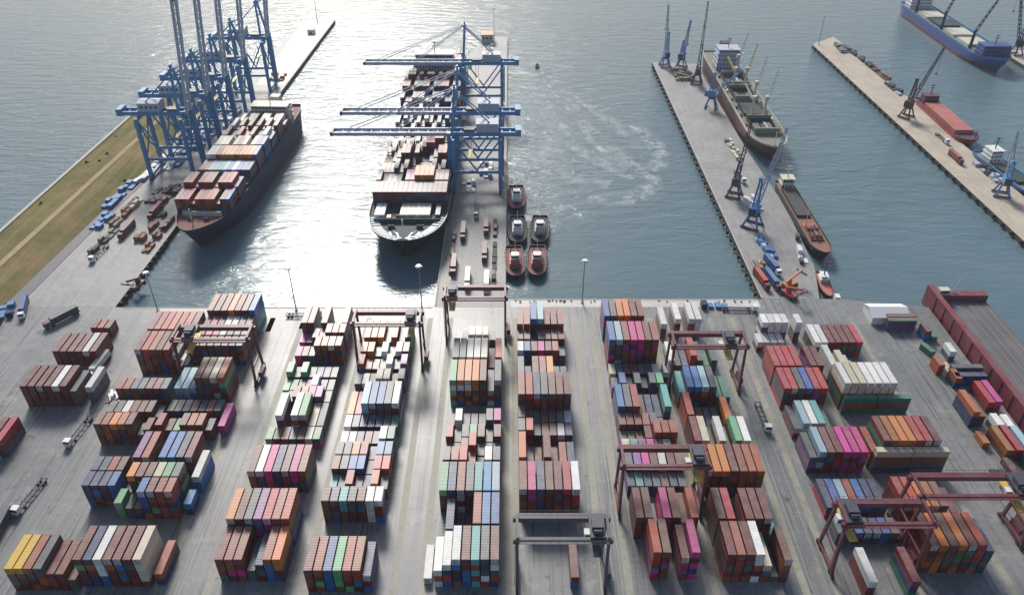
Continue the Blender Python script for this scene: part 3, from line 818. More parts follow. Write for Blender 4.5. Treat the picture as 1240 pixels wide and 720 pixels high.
sts_g = "blue ship-to-shore cranes along the piers"
for y, lab in ((404, "blue quay crane with lowered boom, nearest one on the middle pier"), (434, "blue quay crane with lowered boom, second one on the middle pier"),
               (522, "blue quay crane with lowered boom at the far end of the middle ship")):
    sts_crane("quay_crane", (-31.2, y, 0), math.pi, lab, sts_g, False)
for i, (y, lab) in enumerate(((421, "blue quay crane with raised boom, nearest one on the left pier"), (449, "blue quay crane with raised boom, second one on the left pier"),
               (478, "blue quay crane with raised boom, third one on the left pier"), (512, "blue quay crane with raised boom, fourth one on the left pier"),
               (562, "blue quay crane with raised boom standing apart, farthest on the left pier"))):
    x = -184.5 + (y - 421) * 0.062
    sts_crane("quay_crane", (x, y, 0), 0.0, lab, sts_g, True, zg=38.0, apex=62.0, G=25.0, back=11.5, boom=62.0)

# ------------------------------------------------------------------ rubber-tyred / rail yard gantry cranes
def yard_gantry(x0, x1, y, label, main=CRED, zg=21.5, base=11.0, trolley=0.75, gap=7.6):
    root = empty("yard_gantry_crane", ((x0 + x1) / 2, y, 0), 0, label, "crane", "yard gantry cranes over the container blocks")
    hs = (x1 - x0) / 2; hb = base / 2; hg = gap / 2
    for sx in (-1, 1):
        x = sx * hs
        for sy in (-1, 1):
            MB().beam((x, sy * hb, 2.2), (x, sy * hg, zg - .9), 0.8, 0.95).build("leg", main, root)
            wl_ = MB()
            for k in (-1.1, 1.1): wl_.tube((x - .35, sy * hb + k, 0.8), (x + .35, sy * hb + k, 0.8), 0.8, n=12)
            wl_.build("wheel", DARK, root)
        MB().box(x - .45, x + .45, -hb - .8, hb + .8, 1.5, 2.4).build("sill_beam", main, root)
        MB().beam((x, -hb * .85, 8.5), (x, hb * .85, 8.5), 0.5, 0.6).build("cross_tie", main, root)
        MB().box(x - .4, x + .4, -hg - .5, hg + .5, zg + 1.0, zg + 1.8).build("end_tie", main, root)
    for sy in (-1, 1):
        MB().box(-hs - 1.2, hs + 1.2, sy * hg - .55, sy * hg + .55, zg - .9, zg + .9).build("girder", main, root)
    rl = MB()
    for sy in (-1, 1):
        yy = sy * (hg + 1.3)
        rl.box(-hs, hs, yy - .4, yy + .4, zg + .5, zg + .58)
        for k in range(12): rl.box(-hs + k * 2 * hs / 11 - .04, -hs + k * 2 * hs / 11 + .04, yy + sy * .36 - .03, yy + sy * .36 + .03, zg + .58, zg + 1.6)
        rl.box(-hs, hs, yy + sy * .36 - .03, yy + sy * .36 + .03, zg + 1.6, zg + 1.68)
    rl.build("walkway", main, root)
    tx = -hs + trolley * 2 * hs
    t = MB().box(tx - 2.2, tx + 2.2, -hg - .3, hg + .3, zg + 1.0, zg + 1.7)
    t.box(tx - 1.6, tx + 1.6, -1.8, 1.8, zg + 1.7, zg + 3.3)
    t.tube((tx - 1.2, -2.6, zg + 2.3), (tx + 1.2, -2.6, zg + 2.3), .7, n=10)
    t.build("trolley", CDARK, root)
    c = MB().box(tx - 3.6, tx - 1.5, -1.1, 1.1, zg - 3.0, zg - .7).build("operator_cab", WHITE, root)
    MB().box(tx - 3.4, tx - 1.7, -1.17, -1.1, zg - 2.5, zg - 1.3).build("window", GLASS, c)
    rp = MB()
    for sx in (-.8, .8):
        for sy in (-2, 2): rp.beam((tx + sx, sy, zg + 1), (tx + sx, sy * 1.4, zg - 4), 0.1)
    rp.build("hoist_rope", CDARK, root)
    MB().box(tx - 1.2, tx + 1.2, -6.05, 6.05, zg - 4.6, zg - 4).build("spreader", YELL if main is not CGREY else CDARK, root)
    p = MB().box(hs + .5, hs + 2.2, -2.6, 2.6, 2.0, 4.3).build("power_house", main, root)
    MB().box(hs + 2.2, hs + 2.26, -1.6, 1.6, 2.5, 3.8).build("vent", CDARK, p)
    ld = MB()
    for k in range(16): ld.box(-hs - .75, -hs - .45, -hb + .3, -hb + 1.0, 2.6 + k * 1.15, 2.66 + k * 1.15)
    ld.beam((-hs - .7, -hb + .3, 2.4), (-hs - .7, -hb + .3, zg), .08); ld.beam((-hs - .7, -hb + 1.0, 2.4), (-hs - .7, -hb + 1.0, zg), .08)
    ld.build("ladder", main, root)
    return root
yard_gantry(-61.2, -35.3, 246.5, "red yard gantry crane spanning the far end of the fourth container block", trolley=.86)
yard_gantry(-26.6, -1.8, 264.0, "red yard gantry crane at the foot of the middle pier", trolley=.12)
yard_gantry(62.2, 89.3, 232.5, "red yard gantry crane over the far end of the eighth container block", trolley=.78)
yard_gantry(35.8, 62.2, 172.5, "red yard gantry crane straddling the seventh container block", trolley=.9)
yard_gantry(2.2, 28.3, 144.8, "dark grey yard gantry crane nearest the camera, over one red container", main=CGREY, trolley=.88)
yard_gantry(97.6, 122.9, 150.2, "red yard gantry crane over the low blue containers, front right", trolley=.1)
yard_gantry(124.2, 160.5, 160.5, "wide red yard gantry crane at the right edge behind orange containers", trolley=.85)
yard_gantry(-128.3, -100.0, 236.5, "red yard gantry crane among the second container block, at the back", trolley=.2)

# ------------------------------------------------------------------ portal jib cranes on the cargo piers
def jib_crane(loc, rz, label, main, jib_m, jl=34.0, ja=62.0, tower=14.0, base=7.0, cw=True):
    root = empty("jib_crane", loc, rz, label, "crane", "portal jib cranes on the cargo piers")
    h = base / 2
    for sx in (-1, 1):
        for sy in (-1, 1):
            MB().beam((sx * h, sy * h, .9), (sx * h * .45, sy * h * .45, 7.2), .8).build("leg", main, root)
        b = MB().box(sx * h - .5, sx * h + .5, -h - 1, h + 1, .35, 1.2); b.build("sill_beam", CDARK, root)
    MB().tube((0, 0, 6.8), (0, 0, 8.2), h * .75, n=14).build("slewing_ring", CDARK, root)
    hs = MB().box(-4.6, 2.2, -2.0, 2.0, 8.2, 12.4).build("machinery_house", main, root)
    MB().box(-5.2, -4.6, -1.8, 1.8, 8.4, 11.6).build("counterweight", CDARK, hs)
    c = MB().box(2.2, 4.0, -1.9, -.2, 10.2, 12.4).build("operator_cab", WHITE, root)
    MB().box(4.0, 4.06, -1.8, -.3, 10.9, 12.1).build("window", GLASS, c)
    tw = MB().lattice((-1.2, 0, 12.2), (-.2, 0, 12.2 + tower), 2.6, 2.6, 5, .4).build("tower", main, root)
    MB().box(-1.2, .8, -1.0, 1.0, 12.2 + tower, 13.2 + tower).build("sheave_head", main, tw)
    a = R(ja); tip = (2.2 + jl * math.cos(a), 0, 12 + jl * math.sin(a))
    MB().lattice((2.2, 0, 12), tip, 2.0, 1.8, 12, .34).build("jib", jib_m, root)
    MB().beam((-.2, 0, 13 + tower), (2.2 + .7 * jl * math.cos(a), 0, 12 + .7 * jl * math.sin(a)), .22).build("luffing_rope", CDARK, root)
    r = MB().beam(tip, (tip[0], 0, max(6, tip[2] - 18)), .14); r.box(tip[0] - .5, tip[0] + .5, -.5, .5, max(6, tip[2] - 19), max(6, tip[2] - 18))
    r.build("hook_rope", CDARK, root)
    return root
jib_crane((123.5, 611, 0), R(95), "slim blue jib crane with upright jib at the far left corner of the long pier", CBLUE, CPALE, 34, 78)
jib_crane((135.5, 607, 0), R(60), "blue jib crane with short raised jib, middle of three at the far pier end", CBLUE, CBLUE, 24, 70, tower=9)
jib_crane((141.0, 572, 0), R(75), "dark maroon jib crane with very tall jib beside the cargo ship's stern", MAROOND, MAROOND, 46, 76, tower=17)
jib_crane((141.5, 524, 0), R(-20), "stout blue jib crane leaning over the cargo ship amidships", CBLUE, CBLUE, 20, 48, tower=12)
jib_crane((126.5, 391, 0), R(65), "dark grey jib crane on the left half of the long pier", CDARK, CDARK, 30, 62, tower=9)
jib_crane((128.0, 357, 0), R(55), "big bright blue jib crane with pale jib towards the old barge", BLUEP, CPALE, 42, 52, tower=15, base=8)
jib_crane((271.5, 506, 0), R(40), "dark red jib crane standing on the right pier beside the red barge", MAROOND, CDARK, 40, 50, tower=14)
jib_crane((277.5, 392, 0), R(70), "blue jib crane at the near end of the right pier by the pale boat", CBLUE, CPALE, 24, 58, tower=8)
jib_crane((418, 640, 0), R(100), "dark navy jib crane on the far right pier head", NAVY, NAVY, 40, 66, tower=16)

# ------------------------------------------------------------------ ships
def hull(L, B, zd, bow, rake, mats, stern=12.0, bul=1.2, p=2.0, transom=0.8, zb=2.0, fore=0.0, nst=30, bulk_m=3, full=0.55):
    """hull with its stem at y=0 pointing to -Y; z=0 is the waterline; material slots: side, boot, deck, bulwark"""
    b = MB()
    levels = [(-2.0, 0.0), (zb * .5, 0.12), (zb, 0.2), (zd * .55, .55), (zd, 0.93), (zd + bul, 1.0)]
    us = [(i / nst) ** 1.5 for i in range(nst + 1)]
    def row(z, f, inset=0.0):
        y0 = rake * (1 - f) ** 1.3; bl = bow * (1.7 - 0.7 * f); ex = full + (1 - f) * 0.45
        pts = []
        for u in us:
            y = y0 + inset + u * (L - y0 - 2 * inset)
            t = min(1, max(0, (y - y0) / bl)); hb = B / 2 * (1 - (1 - t) ** p) ** ex
            ts = min(1, max(0, (L - y) / stern)); k = transom - (1 - f) * .25
            hb *= k + (1 - k) * math.sqrt(ts)
            sheer = fore * max(0, 1 - (y - y0) / (bow * 0.9)) ** 2 if z > 4 else 0
            pts.append((max(hb - inset, 0.0), y, z + sheer * f))
        return pts
    rows = [row(z, f) for z, f in levels]
    rows.append(row(zd + bul, 1.0, 0.35)); rows.append(row(zd, 1.0, 0.36))
    mi = [1, 1, 0, 0, bulk_m, bulk_m, bulk_m]
    for side in (-1, 1):
        for k in range(len(rows) - 1):
            A, C = rows[k], rows[k + 1]
            for i in range(nst):
                q = [(side * A[i][0], A[i][1], A[i][2]), (side * A[i + 1][0], A[i + 1][1], A[i + 1][2]), (side * C[i + 1][0], C[i + 1][1], C[i + 1][2]), (side * C[i][0], C[i][1], C[i][2])]
                b.add(q, [(0, 1, 2, 3) if side > 0 else (3, 2, 1, 0)], mi[k])
    D = rows[-1]
    for i in range(nst):
        b.add([(-D[i][0], D[i][1], D[i][2]), (D[i][0], D[i][1], D[i][2]), (D[i + 1][0], D[i + 1][1], D[i + 1][2]), (-D[i + 1][0], D[i + 1][1], D[i + 1][2])], [(0, 1, 2, 3)], 2)
    for A, C, m in zip(rows, rows[1:], mi):      # transom
        a, c = A[-1], C[-1]
        b.add([(-a[0], a[1], a[2]), (a[0], a[1], a[2]), (c[0], c[1], c[2]), (-c[0], c[1], c[2])], [(0, 1, 2, 3)], m)
    return b, D

def bridge_house(root, x0, x1, y0, y1, z0, z1, decks, wings=0.0, m=WHITE, facing=-1):
    """accommodation block with decks, window rows, bridge wings, funnel and mast"""
    b = MB(); dz = (z1 - z0) / decks
    for k in range(decks):
        ins = 0.35 * k
        b.box(x0 + ins * .5, x1 - ins * .5, y0 + ins * .6, y1 - ins * .3, z0 + k * dz + 0.001, z0 + (k + 1) * dz - 0.12)
        b.box(x0 + ins * .5 - .5, x1 - ins * .5 + .5, y0 + ins * .6 - .5, y1 - ins * .3 + .5, z0 + (k + 1) * dz - 0.118, z0 + (k + 1) * dz)
    hs = b.build("bridge_house", m, root)
    for k in range(decks):
        ins = 0.35 * k; wnd = MB(); n = max(3, int((x1 - x0 - ins) / 2.2))
        yy = y0 + ins * .6 - .06
        for i in range(n):
            xa = x0 + ins * .5 + .5 + i * (x1 - x0 - ins - 1) / n
            wnd.box(xa, xa + (x1 - x0 - ins - 1) / n * (.85 if k == decks - 1 else .5), yy, yy + .05, z0 + k * dz + dz * .35, z0 + k * dz + dz * .72)
        tag(wnd.build("window", GLASS, hs), kind="stuff")
    if wings:
        MB().box(-wings, wings, y0 + 1.2, y0 + 4.4, z1 - dz - .02, z1 - dz + .2).build("bridge_wing", m, root)
    ms = MB().beam(((x0 + x1) / 2, (y0 + y1) / 2, z1), ((x0 + x1) / 2, (y0 + y1) / 2, z1 + 7), .5)
    ms.beam(((x0 + x1) / 2 - 2.2, (y0 + y1) / 2, z1 + 4.5), ((x0 + x1) / 2 + 2.2, (y0 + y1) / 2, z1 + 4.5), .35)
    ms.box((x0 + x1) / 2 - 1.6, (x0 + x1) / 2 + 1.6, (y0 + y1) / 2 - .2, (y0 + y1) / 2 + .2, z1 + 6.2, z1 + 6.6)
    ms.build("radar_mast", CDARK if m is not CREAM else CREAM, root)
    return hs

def fit(D, y):       # half breadth of the deck at y
    for a, c in zip(D, D[1:]):
        if a[1] <= y <= c[1]: return a[0] + (c[0] - a[0]) * (y - a[1]) / max(1e-6, c[1] - a[1])
    return D[-1][0]

# the big container ship at the middle pier
S2Y, S2D = 319.5, 14.6
ship2 = empty("container_ship", (S2C, S2Y, WZ), 0, "large dark container ship moored bow-on beside the middle pier, under the lowered crane booms", "ship")
hb_, D2 = hull(285, 40.5, S2D, 34, 13, None, stern=26, bul=1.2, p=2.3, fore=0.9, full=0.5)
hb_.build("hull", [BLACK, BOOT, DECKG, BLACK], ship2)
def s2f(y): return 0.9 * max(0, 1 - y / 30.6) ** 2
for sd in (-1, 1):      # white bulwark stays and rail round the bow
    y = 1.2
    while y < 24:
        h_ = fit(D2, y); f0 = s2f(y) + S2D
        st = MB().beam((sd * max(h_ - .4, 0), y, f0 + 1.3), (sd * max(h_ - 4.2, 0), y + 2.6, f0 + .25), 1.3, .5)
        st.build("bulwark_stay", WHITE, ship2)
        y += 1.5 if y < 12 else 2.4
    rim = MB(); prev = None
    for q in D2:
        if q[1] > 30: break
        cur = (sd * (q[0] + .12), q[1] - .12, S2D + 1.3 + s2f(q[1]))
        if prev and (Vector(cur) - Vector(prev)).length > .05: rim.beam(prev, cur, .35, .35)
        prev = cur
    rim.build("bulwark_rail", WHITE, ship2)
for sx in (-7, 7):
    wd = MB().tube((sx - 1.6, 15, S2D + 1.2), (sx + 1.6, 15, S2D + 1.2), .9, n=10); wd.box(sx - 2.4, sx + 2.4, 14, 16, S2D, S2D + .5)
    wd.build("mooring_winch", DECKK, ship2)
    MB().tube((sx * .55, 7, S2D + .1), (sx * .55, 7, S2D + 1.4), .45, n=8).build("bollard", DECKK, ship2)
    MB().beam((sx * .5, 8, S2D + .3), (sx * 1.5, 22, S2D + .3), .5, .4).build("anchor_chain", CDARK, ship2)
MB().beam((0, 6, S2D), (0, 6, S2D + 10), .5).build("foremast", WHITE, ship2)
for sx in (-1, 1):      # white diagonal deck frames behind the bulwark
    for k in range(4):
        MB().beam((sx * (2.0 + k * 3.4), 4.0 + k * k * .75, S2D + .5), (sx * (3.9 + k * 3.4), 10.0 + k * k * .5, S2D + .5), 1.0, .5).build("deck_frame", WHITE, ship2)
for k in range(7): MB().box(-15 + k * 4.6, -13 + k * 4.6, 22 + (k % 3), 25 + (k % 2), S2D, S2D + 1.2 + (k % 3) * .6).build("deck_locker", (DECKK, WHITE, RUST)[k % 3], ship2)
MB().box(-16.5, 16.5, 20.5, 21, S2D, S2D + 2.4).build("breakwater", DECKG, ship2)
S2BAYS = [349, 363.5, 377.5, 391.5, 405.5, 419.5, 433.5, 447.5, 461.5, 475.5, 489.5, 503.5, 517.5, 556, 570]
for y in S2BAYS:
    yl = y - S2Y - 6.2
    wdt = min(fit(D2, yl) - 1.6, 18.4)
    for k in range(3):
        xa = -wdt + k * 2 * wdt / 3
        MB().box(xa + .05, xa + 2 * wdt / 3 - .05, yl, yl + 12.3, S2D + .02, S2D + .5).build("hatch_cover", DECKK, ship2)
    yl = y - S2Y + 6.8
    b = MB()
    for k in range(8):
        x = -18.2 + k * 5.2; b.box(x - .2, x + .2, yl - .3, yl + .3, S2D, S2D + 5)
    b.box(-18.6, 18.6, yl - .32, yl + .32, S2D + 2.6, S2D + 2.9); b.box(-18.6, 18.6, yl - .32, yl + .32, S2D + 5.1, S2D + 5.4)
    b.build("lashing_bridge", DECKK, ship2)
bridge_house(ship2, -14, 14, 208, 220, S2D, 39, 7, wings=20, m=CPALE)
fn = MB().box(-4, 4, 224, 231, S2D, 34).build("funnel", NAVY, ship2)
MB().box(-4.05, 4.05, 223.95, 231.05, 29, 31.5).build("funnel_band", WHITE, fn)

# container ship at the left pier
ship1 = empty("container_ship", (S1X(330) + .3, 327.5, WZ), R(-2.0), "red decked container ship moored bow-on under the raised booms of the left pier", "ship")
hb_, D1 = hull(172, 29, 14.0, 34, 14, None, stern=18, bul=1.3, p=1.9, fore=2.2, full=0.62)
hb_.build("hull", [NAVY, BOOT, DECKR, NAVY], ship1)
wd = MB()
for sx in (-4, 4): wd.tube((sx - 1.3, 15, 15.6), (sx + 1.3, 15, 15.6), .8, n=10); wd.box(sx - 2, sx + 2, 14, 16, 14.1, 14.7)
wd.build("mooring_winch", DECKK, ship1)
MB().beam((0, 8, 14), (0, 8, 25), .5).build("foremast", CREAM, ship1)
MB().box(-10, 10, 20, 20.5, 14, 17).build("breakwater", CREAM, ship1)
for i in range(9):
    b = MB(); yl = 24.2 + i * 13.7 - (0.0)
    wdt = min(fit(D1, yl + 3) - 1.2, 14)
    for k in range(2): b.box(-wdt + k * wdt + .05, -wdt + (k + 1) * wdt - .05, yl, yl + 12.2, 14.02, 14.12)
    b.build("hatch_cover", DECKR, ship1)
bridge_house(ship1, -12.0, 12.0, 142, 152, 14, 25, 4, wings=13, m=CREAM)
MB().box(-3, 3, 156, 162, 14, 26).build("funnel", CREAM, ship1)

# general cargo ship at the long pier
ship3 = empty("cargo_ship", (161.6, 435, WZ), R(-1.2), "olive decked general cargo ship with open hatches moored along the long pier", "ship")
hb_, D3 = hull(190, 23.5, 10.5, 28, 10, None, stern=16, bul=1.2, p=1.9, fore=2.0, full=0.6)
hb_.build("hull", [MAROOND, BOOT, DECKO, CREAM], ship3)
Z3 = 10.5
for i, (ya, yb, opn) in enumerate(((26, 46, 1), (54, 74, 0), (82, 102, 1), (110, 130, 1))):
    c = MB()
    for x0, x1, y0, y1 in ((-7.5, 7.5, ya, ya + .5), (-7.5, 7.5, yb - .5, yb), (-7.5, -7, ya + .5, yb - .5), (7, 7.5, ya + .5, yb - .5)): c.box(x0, x1, y0, y1, Z3, Z3 + 2.2)
    c.box(-7, 7, ya + .5, yb - .5, Z3 + .03, Z3 + (.1 if opn else 2.0))
    c.build("hatch", DECKG if i % 2 == 0 else DECKK, ship3)
    if opn:
        for y0, y1 in ((ya - 1.8, ya - .2), (yb + .2, yb + 1.8)): MB().box(-7.8, 7.8, y0, y1, Z3 + .1, Z3 + 4.2).build("hatch_cover", DECKO, ship3)
        for k in range(5): MB().box(-6 + k * 2.4, -4.2 + k * 2.4, ya + 2 + rng.uniform(0, 3), ya + 9 + rng.uniform(0, 6), Z3 + .1, Z3 + rng.uniform(.8, 2)).build("deck_cargo", rng.choice((CPALE, DECKO, RUST, DECKK)), ship3)
for yl, sx in ((50, -1), (50, 1), (78, 1), (106, -1), (106, 1), (134, 1)):
    g = MB().tube((sx * 4, yl, Z3), (sx * 4, yl, Z3 + 13), .9, .7, n=10); g.box(sx * 4 - 1.2, sx * 4 + 1.2, yl - 1.2, yl + 1.2, Z3 + 13, Z3 + 15.5)
    g.build("crane_post", CREAM, ship3)
    MB().lattice((sx * 4 + sx, yl + 1, Z3 + 13.5), (sx * 4 + sx * (9 if sx > 0 else 3), yl + 16, Z3 + (27 if sx > 0 else 18)), 1.2, 1.1, 9, .25).build("cargo_boom", YELL if yl == 106 else CREAM, ship3)
bridge_house(ship3, -8.5, 8.5, 144, 158, Z3, 26, 5, wings=11, m=CPALE)
MB().box(-3, 3, 161, 168, Z3, 26).build("funnel", DECKK, ship3)
MB().beam((0, 6, Z3), (0, 6, 20), .45).build("foremast", CREAM, ship3)
for k in range(16):
    x = rng.choice((-9.2, 9.0)); y = 24 + k * 7.4 + rng.uniform(-1, 1); MB().box(x - .6, x + .6, y, y + rng.uniform(1, 3), Z3 + .05, Z3 + 1.4).build("deck_locker", rng.choice((RUST, DECKK, WHITE)), ship3)

# blue supply ship top right
ship5 = empty("blue_ship", (385.5, 600, WZ), R(-1.2), "bright blue hulled ship with deck cranes at the top right corner", "ship")
hb_, D5 = hull(178, 27, 9.0, 26, 6, None, stern=14, bul=1.5, p=2.0, fore=2.4, full=0.6)
hb_.build("hull", [HULLBLUE, BOOT, DECKO, BLUEP], ship5)
bridge_house(ship5, -11, 11, 14, 26, 9, 18, 3, wings=12, m=HULLBLUE)
for i in range(4):
    MB().box(-9, 9, 42 + i * 27, 62 + i * 27, 9.05, 11).build("hatch", CREAM if i != 2 else DECKG, ship5)
for yl, an, ll in ((38, 66, 34), (92, 72, 30), (146, 64, 32)):
    MB().tube((-9, yl, 9), (-9, yl, 23), 1.3, 1.0, n=10).build("crane_post", NAVY, ship5)
    MB().lattice((-9, yl, 22), (-9 + ll * math.cos(R(an)), yl + 3, 22 + ll * math.sin(R(an))), 1.6, 1.4, 9, .32).build("cargo_boom", NAVY, ship5)
bridge_house(ship5, -10, 10, 158, 170, 9, 24, 5, m=WHITE)

# rusty coaster beside the long pier
cst = empty("coaster", (155.6, 324, WZ), R(-1), "rusty old coaster with red foredeck and dark open hold beside the long pier", "ship")
hb_, D6 = hull(80, 10.5, 5.5, 12, 4, None, stern=8, bul=.9, p=1.8, fore=1.0, nst=22)
hb_.build("hull", [BLACK, BOOT, RUST, DECKK], cst)
MB().box(-3.6, 3.6, 38, 68, 5.55, 7.0).build("hatch", DECKK, cst)
MB().box(-3.4, 3.4, 14, 30, 5.55, 6.4).build("hatch", SALM, cst)
for k in range(6): MB().box(-3.2 + (k % 3) * 2.2, -1.6 + (k % 3) * 2.2, 15 + (k // 3) * 7, 19 + (k // 3) * 7, 6.42, 7.4 + (k % 2)).build("deck_cargo", RUST if k % 2 else DECKK, cst)
bridge_house(cst, -3.4, 3.4, 70, 76, 5.5, 12, 2, m=CREAM)
MB().beam((0, 33, 5.5), (0, 33, 17), .35).build("mast", CREAM, cst)

# red hatch-covered barge at the right pier
rb = empty("barge", (294.5, 462, WZ), R(-1.5), "barge with long salmon red hatch covers beside the right pier", "barge")
hb_, D7 = hull(74, 15.5, 5.0, 9, 2, None, stern=6, bul=.8, p=2.4, nst=18)
hb_.build("hull", [REDP, BOOT, MAROOND, MAROOND], rb)
for i in range(5): MB().box(-5.8, 5.8, 12 + i * 9.6, 21.4 + i * 9.6, 5.05, 7.4).build("hatch_cover", SALM, rb)
bridge_house(rb, -5, 5, 63, 70, 5, 11, 2, m=MAROOND)
for sx in (-5, 5): MB().beam((sx, 6, 5), (sx, 6, 9), .5).build("mooring_post", MAROOND, rb)

# pale workboat at the near end of the right pier
wb = empty("workboat", (297, 385, WZ), R(4), "pale green decked boat with blue hull at the right edge behind the right pier", "boat")
hb_, D8 = hull(62, 13, 4.5, 14, 4, None, stern=8, bul=1.0, p=1.9, fore=1.5, nst=20)
hb_.build("hull", [HULLBLUE, BOOT, DECKO, BLUEP], wb)
bridge_house(wb, -4, 4, 46, 55, 4.5, 12, 3)
MB().box(-4, 4, 18, 40, 4.55, 6).build("hatch", DECKG, wb)

# small red boat in the inner corner
sb = empty("pilot_boat", (147.6, 293, WZ), R(-6), "small red decked boat with white wheelhouse tied up in the pier corner", "boat")
hb_, D9 = hull(21, 5.6, 2.4, 7, 2, None, stern=4, bul=.7, p=1.8, fore=.8, nst=14)
hb_.build("hull", [MAROOND, BOOT, SALM, RUST], sb)
bridge_house(sb, -1.5, 1.5, 12, 16.5, 2.4, 5.6, 2)
for i, (xx, yy, LL, lab) in enumerate(((144.6, 316, 12, "white topped launch moored just above the small red boat"), (150.2, 287.5, 9, "tiny white launch at the foot of the long pier"))):
    lb = empty("launch", (xx, yy, WZ), R(-8), lab, "boat")
    hb_, _d = hull(LL, 3.4, 1.6, 4, 1.2, None, stern=3, bul=.5, p=1.8, nst=12)
    hb_.build("hull", [NAVY, BOOT, WHITE, WHITE], lb); MB().box(-1.1, 1.1, LL * .4, LL * .75, 1.6, 3.4).build("cabin", WHITE, lb)

# ------------------------------------------------------------------ harbour tugs
def tug(loc, rz, label, deck_m, house_m):
    root = empty("tugboat", loc, rz, label, "tugboat", "harbour tugs beside the middle pier")
    h_, D = hull(30, 10.2, 3.0, 9, 2.5, None, stern=7, bul=1.0, p=2.2, fore=1.3, nst=20, full=.5)
    h_.build("hull", [BLACK, BOOT, deck_m, BLACK], root)
    for sd in (-1, 1):
        for q in D[1:-2:2]: MB().tube((sd * (q[0] + .35), q[1], q[2] - .2), (sd * (q[0] + .8), q[1], q[2] - .2), .75, n=8).build("tyre_fender", DARK, root)
    root.scale = (.92, .92, .92)
    h1 = MB().box(-2.9, 2.9, 8.5, 19.5, 3.0, 5.6); h1.box(-2.4, 2.4, 9.2, 15.5, 5.601, 7.6)
    hs = h1.build("deckhouse", house_m, root)
    w1 = MB().prism([(-1.7, 9.6), (1.7, 9.6), (2.1, 11), (2.1, 13.4), (-2.1, 13.4), (-2.1, 11)], 7.6, 10.1).build("wheelhouse", WHITE, root)
    MB().prism([(-1.74, 9.55), (1.74, 9.55), (2.15, 10.98), (2.15, 13.2), (-2.15, 13.2), (-2.15, 10.98)], 8.5, 9.5).build("window", GLASS, w1)
    for sx in (-1.9, 1.9): MB().box(sx - .55, sx + .55, 16.2, 18.4, 5.6, 9.0).build("funnel", DARK, root)
    MB().beam((0, 13, 10.1), (0, 13, 16), .25).build("mast", WHITE, root)
    MB().tube((-1.4, 6.0, 4.2), (1.4, 6.0, 4.2), .8, n=10).build("towing_winch", DECKK, root)
    MB().tube((-1.1, 22, 3.9), (1.1, 22, 3.9), .7, n=10).build("towing_winch", DECKK, root)
    return root
tug((3.9, 376, WZ), R(180) * 0, "farthest tug, alone beside the crane legs, with dark red aft deck", DECKR, WHITE)
tug((4.1, 340, WZ), 0, "grey decked tug against the pier, left one of the middle pair", DECKK, WHITE)
tug((15.2, 340.5, WZ), R(-3), "dark tug moored outermost, right one of the middle pair", DECKK, CREAM)
tug((3.0, 309, WZ), R(2), "red decked tug nearest the quay against the pier", DECKR, SALM)
tug((13.0, 309.5, WZ), R(-2), "red and white tug outside the nearest pair of tugs", DECKR, SALM)
sbt = empty("speedboat", (23.3, 624, WZ), R(170), "tiny white motor boat with dark cabin drawing a white wake in mid harbour", "boat")
h_, _d = hull(9, 3, 1.4, 4, 1, None, stern=2, bul=.4, p=1.8, nst=10); h_.build("hull", [WHITE, BOOT, WHITE, WHITE], sbt)
MB().box(-.9, .9, 3.4, 6.4, 1.4, 2.8).build("cabin", DARK, sbt)

# wake foam behind the motor boat: thin ragged foam lying on the water
foam = bpy.data.materials.new("wake_foam")
nt, N, L_, P = nodes_of(foam)
g = N.new("ShaderNodeNewGeometry"); nn = N.new("ShaderNodeTexNoise"); nn.inputs["Scale"].default_value = .16; nn.inputs["Detail"].default_value = 7; nn.inputs["Roughness"].default_value = .75
L_.new(g.outputs["Position"], nn.inputs["Vector"])
mr = N.new("ShaderNodeMapRange"); mr.inputs["From Min"].default_value = .43; mr.inputs["From Max"].default_value = .60; mr.inputs["To Max"].default_value = .9
at = N.new("ShaderNodeAttribute"); at.attribute_name = "edge"
mm = N.new("ShaderNodeMath"); mm.operation = 'MULTIPLY'
L_.new(nn.outputs["Fac"], mr.inputs["Value"]); L_.new(mr.outputs[0], mm.inputs[0]); L_.new(at.outputs["Fac"], mm.inputs[1]); L_.new(mm.outputs[0], P.inputs["Alpha"])
P.inputs["Base Color"].default_value = (.75, .78, .78, 1); P.inputs["Roughness"].default_value = .8
wk = MB(); ed = []
def ribbon(pts, w0, w1, s0=1.0, s1=0.3):
    n = len(pts); base = len(wk.v)
    for i, (x, y) in enumerate(pts):
        a = pts[max(0, i - 1)]; c = pts[min(n - 1, i + 1)]
        t = Vector((c[0] - a[0], c[1] - a[1])).normalized(); nx, ny = -t.y, t.x
        f = i / (n - 1); wd_ = w0 + (w1 - w0) * f; s = s0 + (s1 - s0) * f
        for k, e in ((-1, 0), (-.4, 1), (.4, 1), (1, 0)):
            wk.v.append((x + nx * wd_ * k, y + ny * wd_ * k, WZ + .03)); ed.append(e * s)
    for i in range(n - 1):
        for k in range(3):
            o = base + i * 4 + k; wk.f.append((o, o + 1, o + 5, o + 4)); wk.m.append(0)
def curve(p, n=24):     # smooth curve through points
    out = []
    for i in range(len(p) - 1):
        p0 = p[max(0, i - 1)]; p1 = p[i]; p2 = p[i + 1]; p3 = p[min(len(p) - 1, i + 2)]
        for k in range(n):
            t = k / n
            out.append(tuple(.5 * (2 * b + (c - a) * t + (2 * a - 5 * b + 4 * c - d) * t * t + (-a + 3 * b - 3 * c + d) * t ** 3) for a, b, c, d in zip(p0, p1, p2, p3)))
    return out
ribbon(curve([(23.5, 622), (29, 590), (43, 560), (60, 530), (76, 490), (85, 460)]), 2.0, 9, 1.0, .15)
ribbon(curve([(24, 616), (32, 570), (52, 500), (74, 440), (84, 415), (70, 395), (45, 392)]), 2.0, 10, .8, .35)
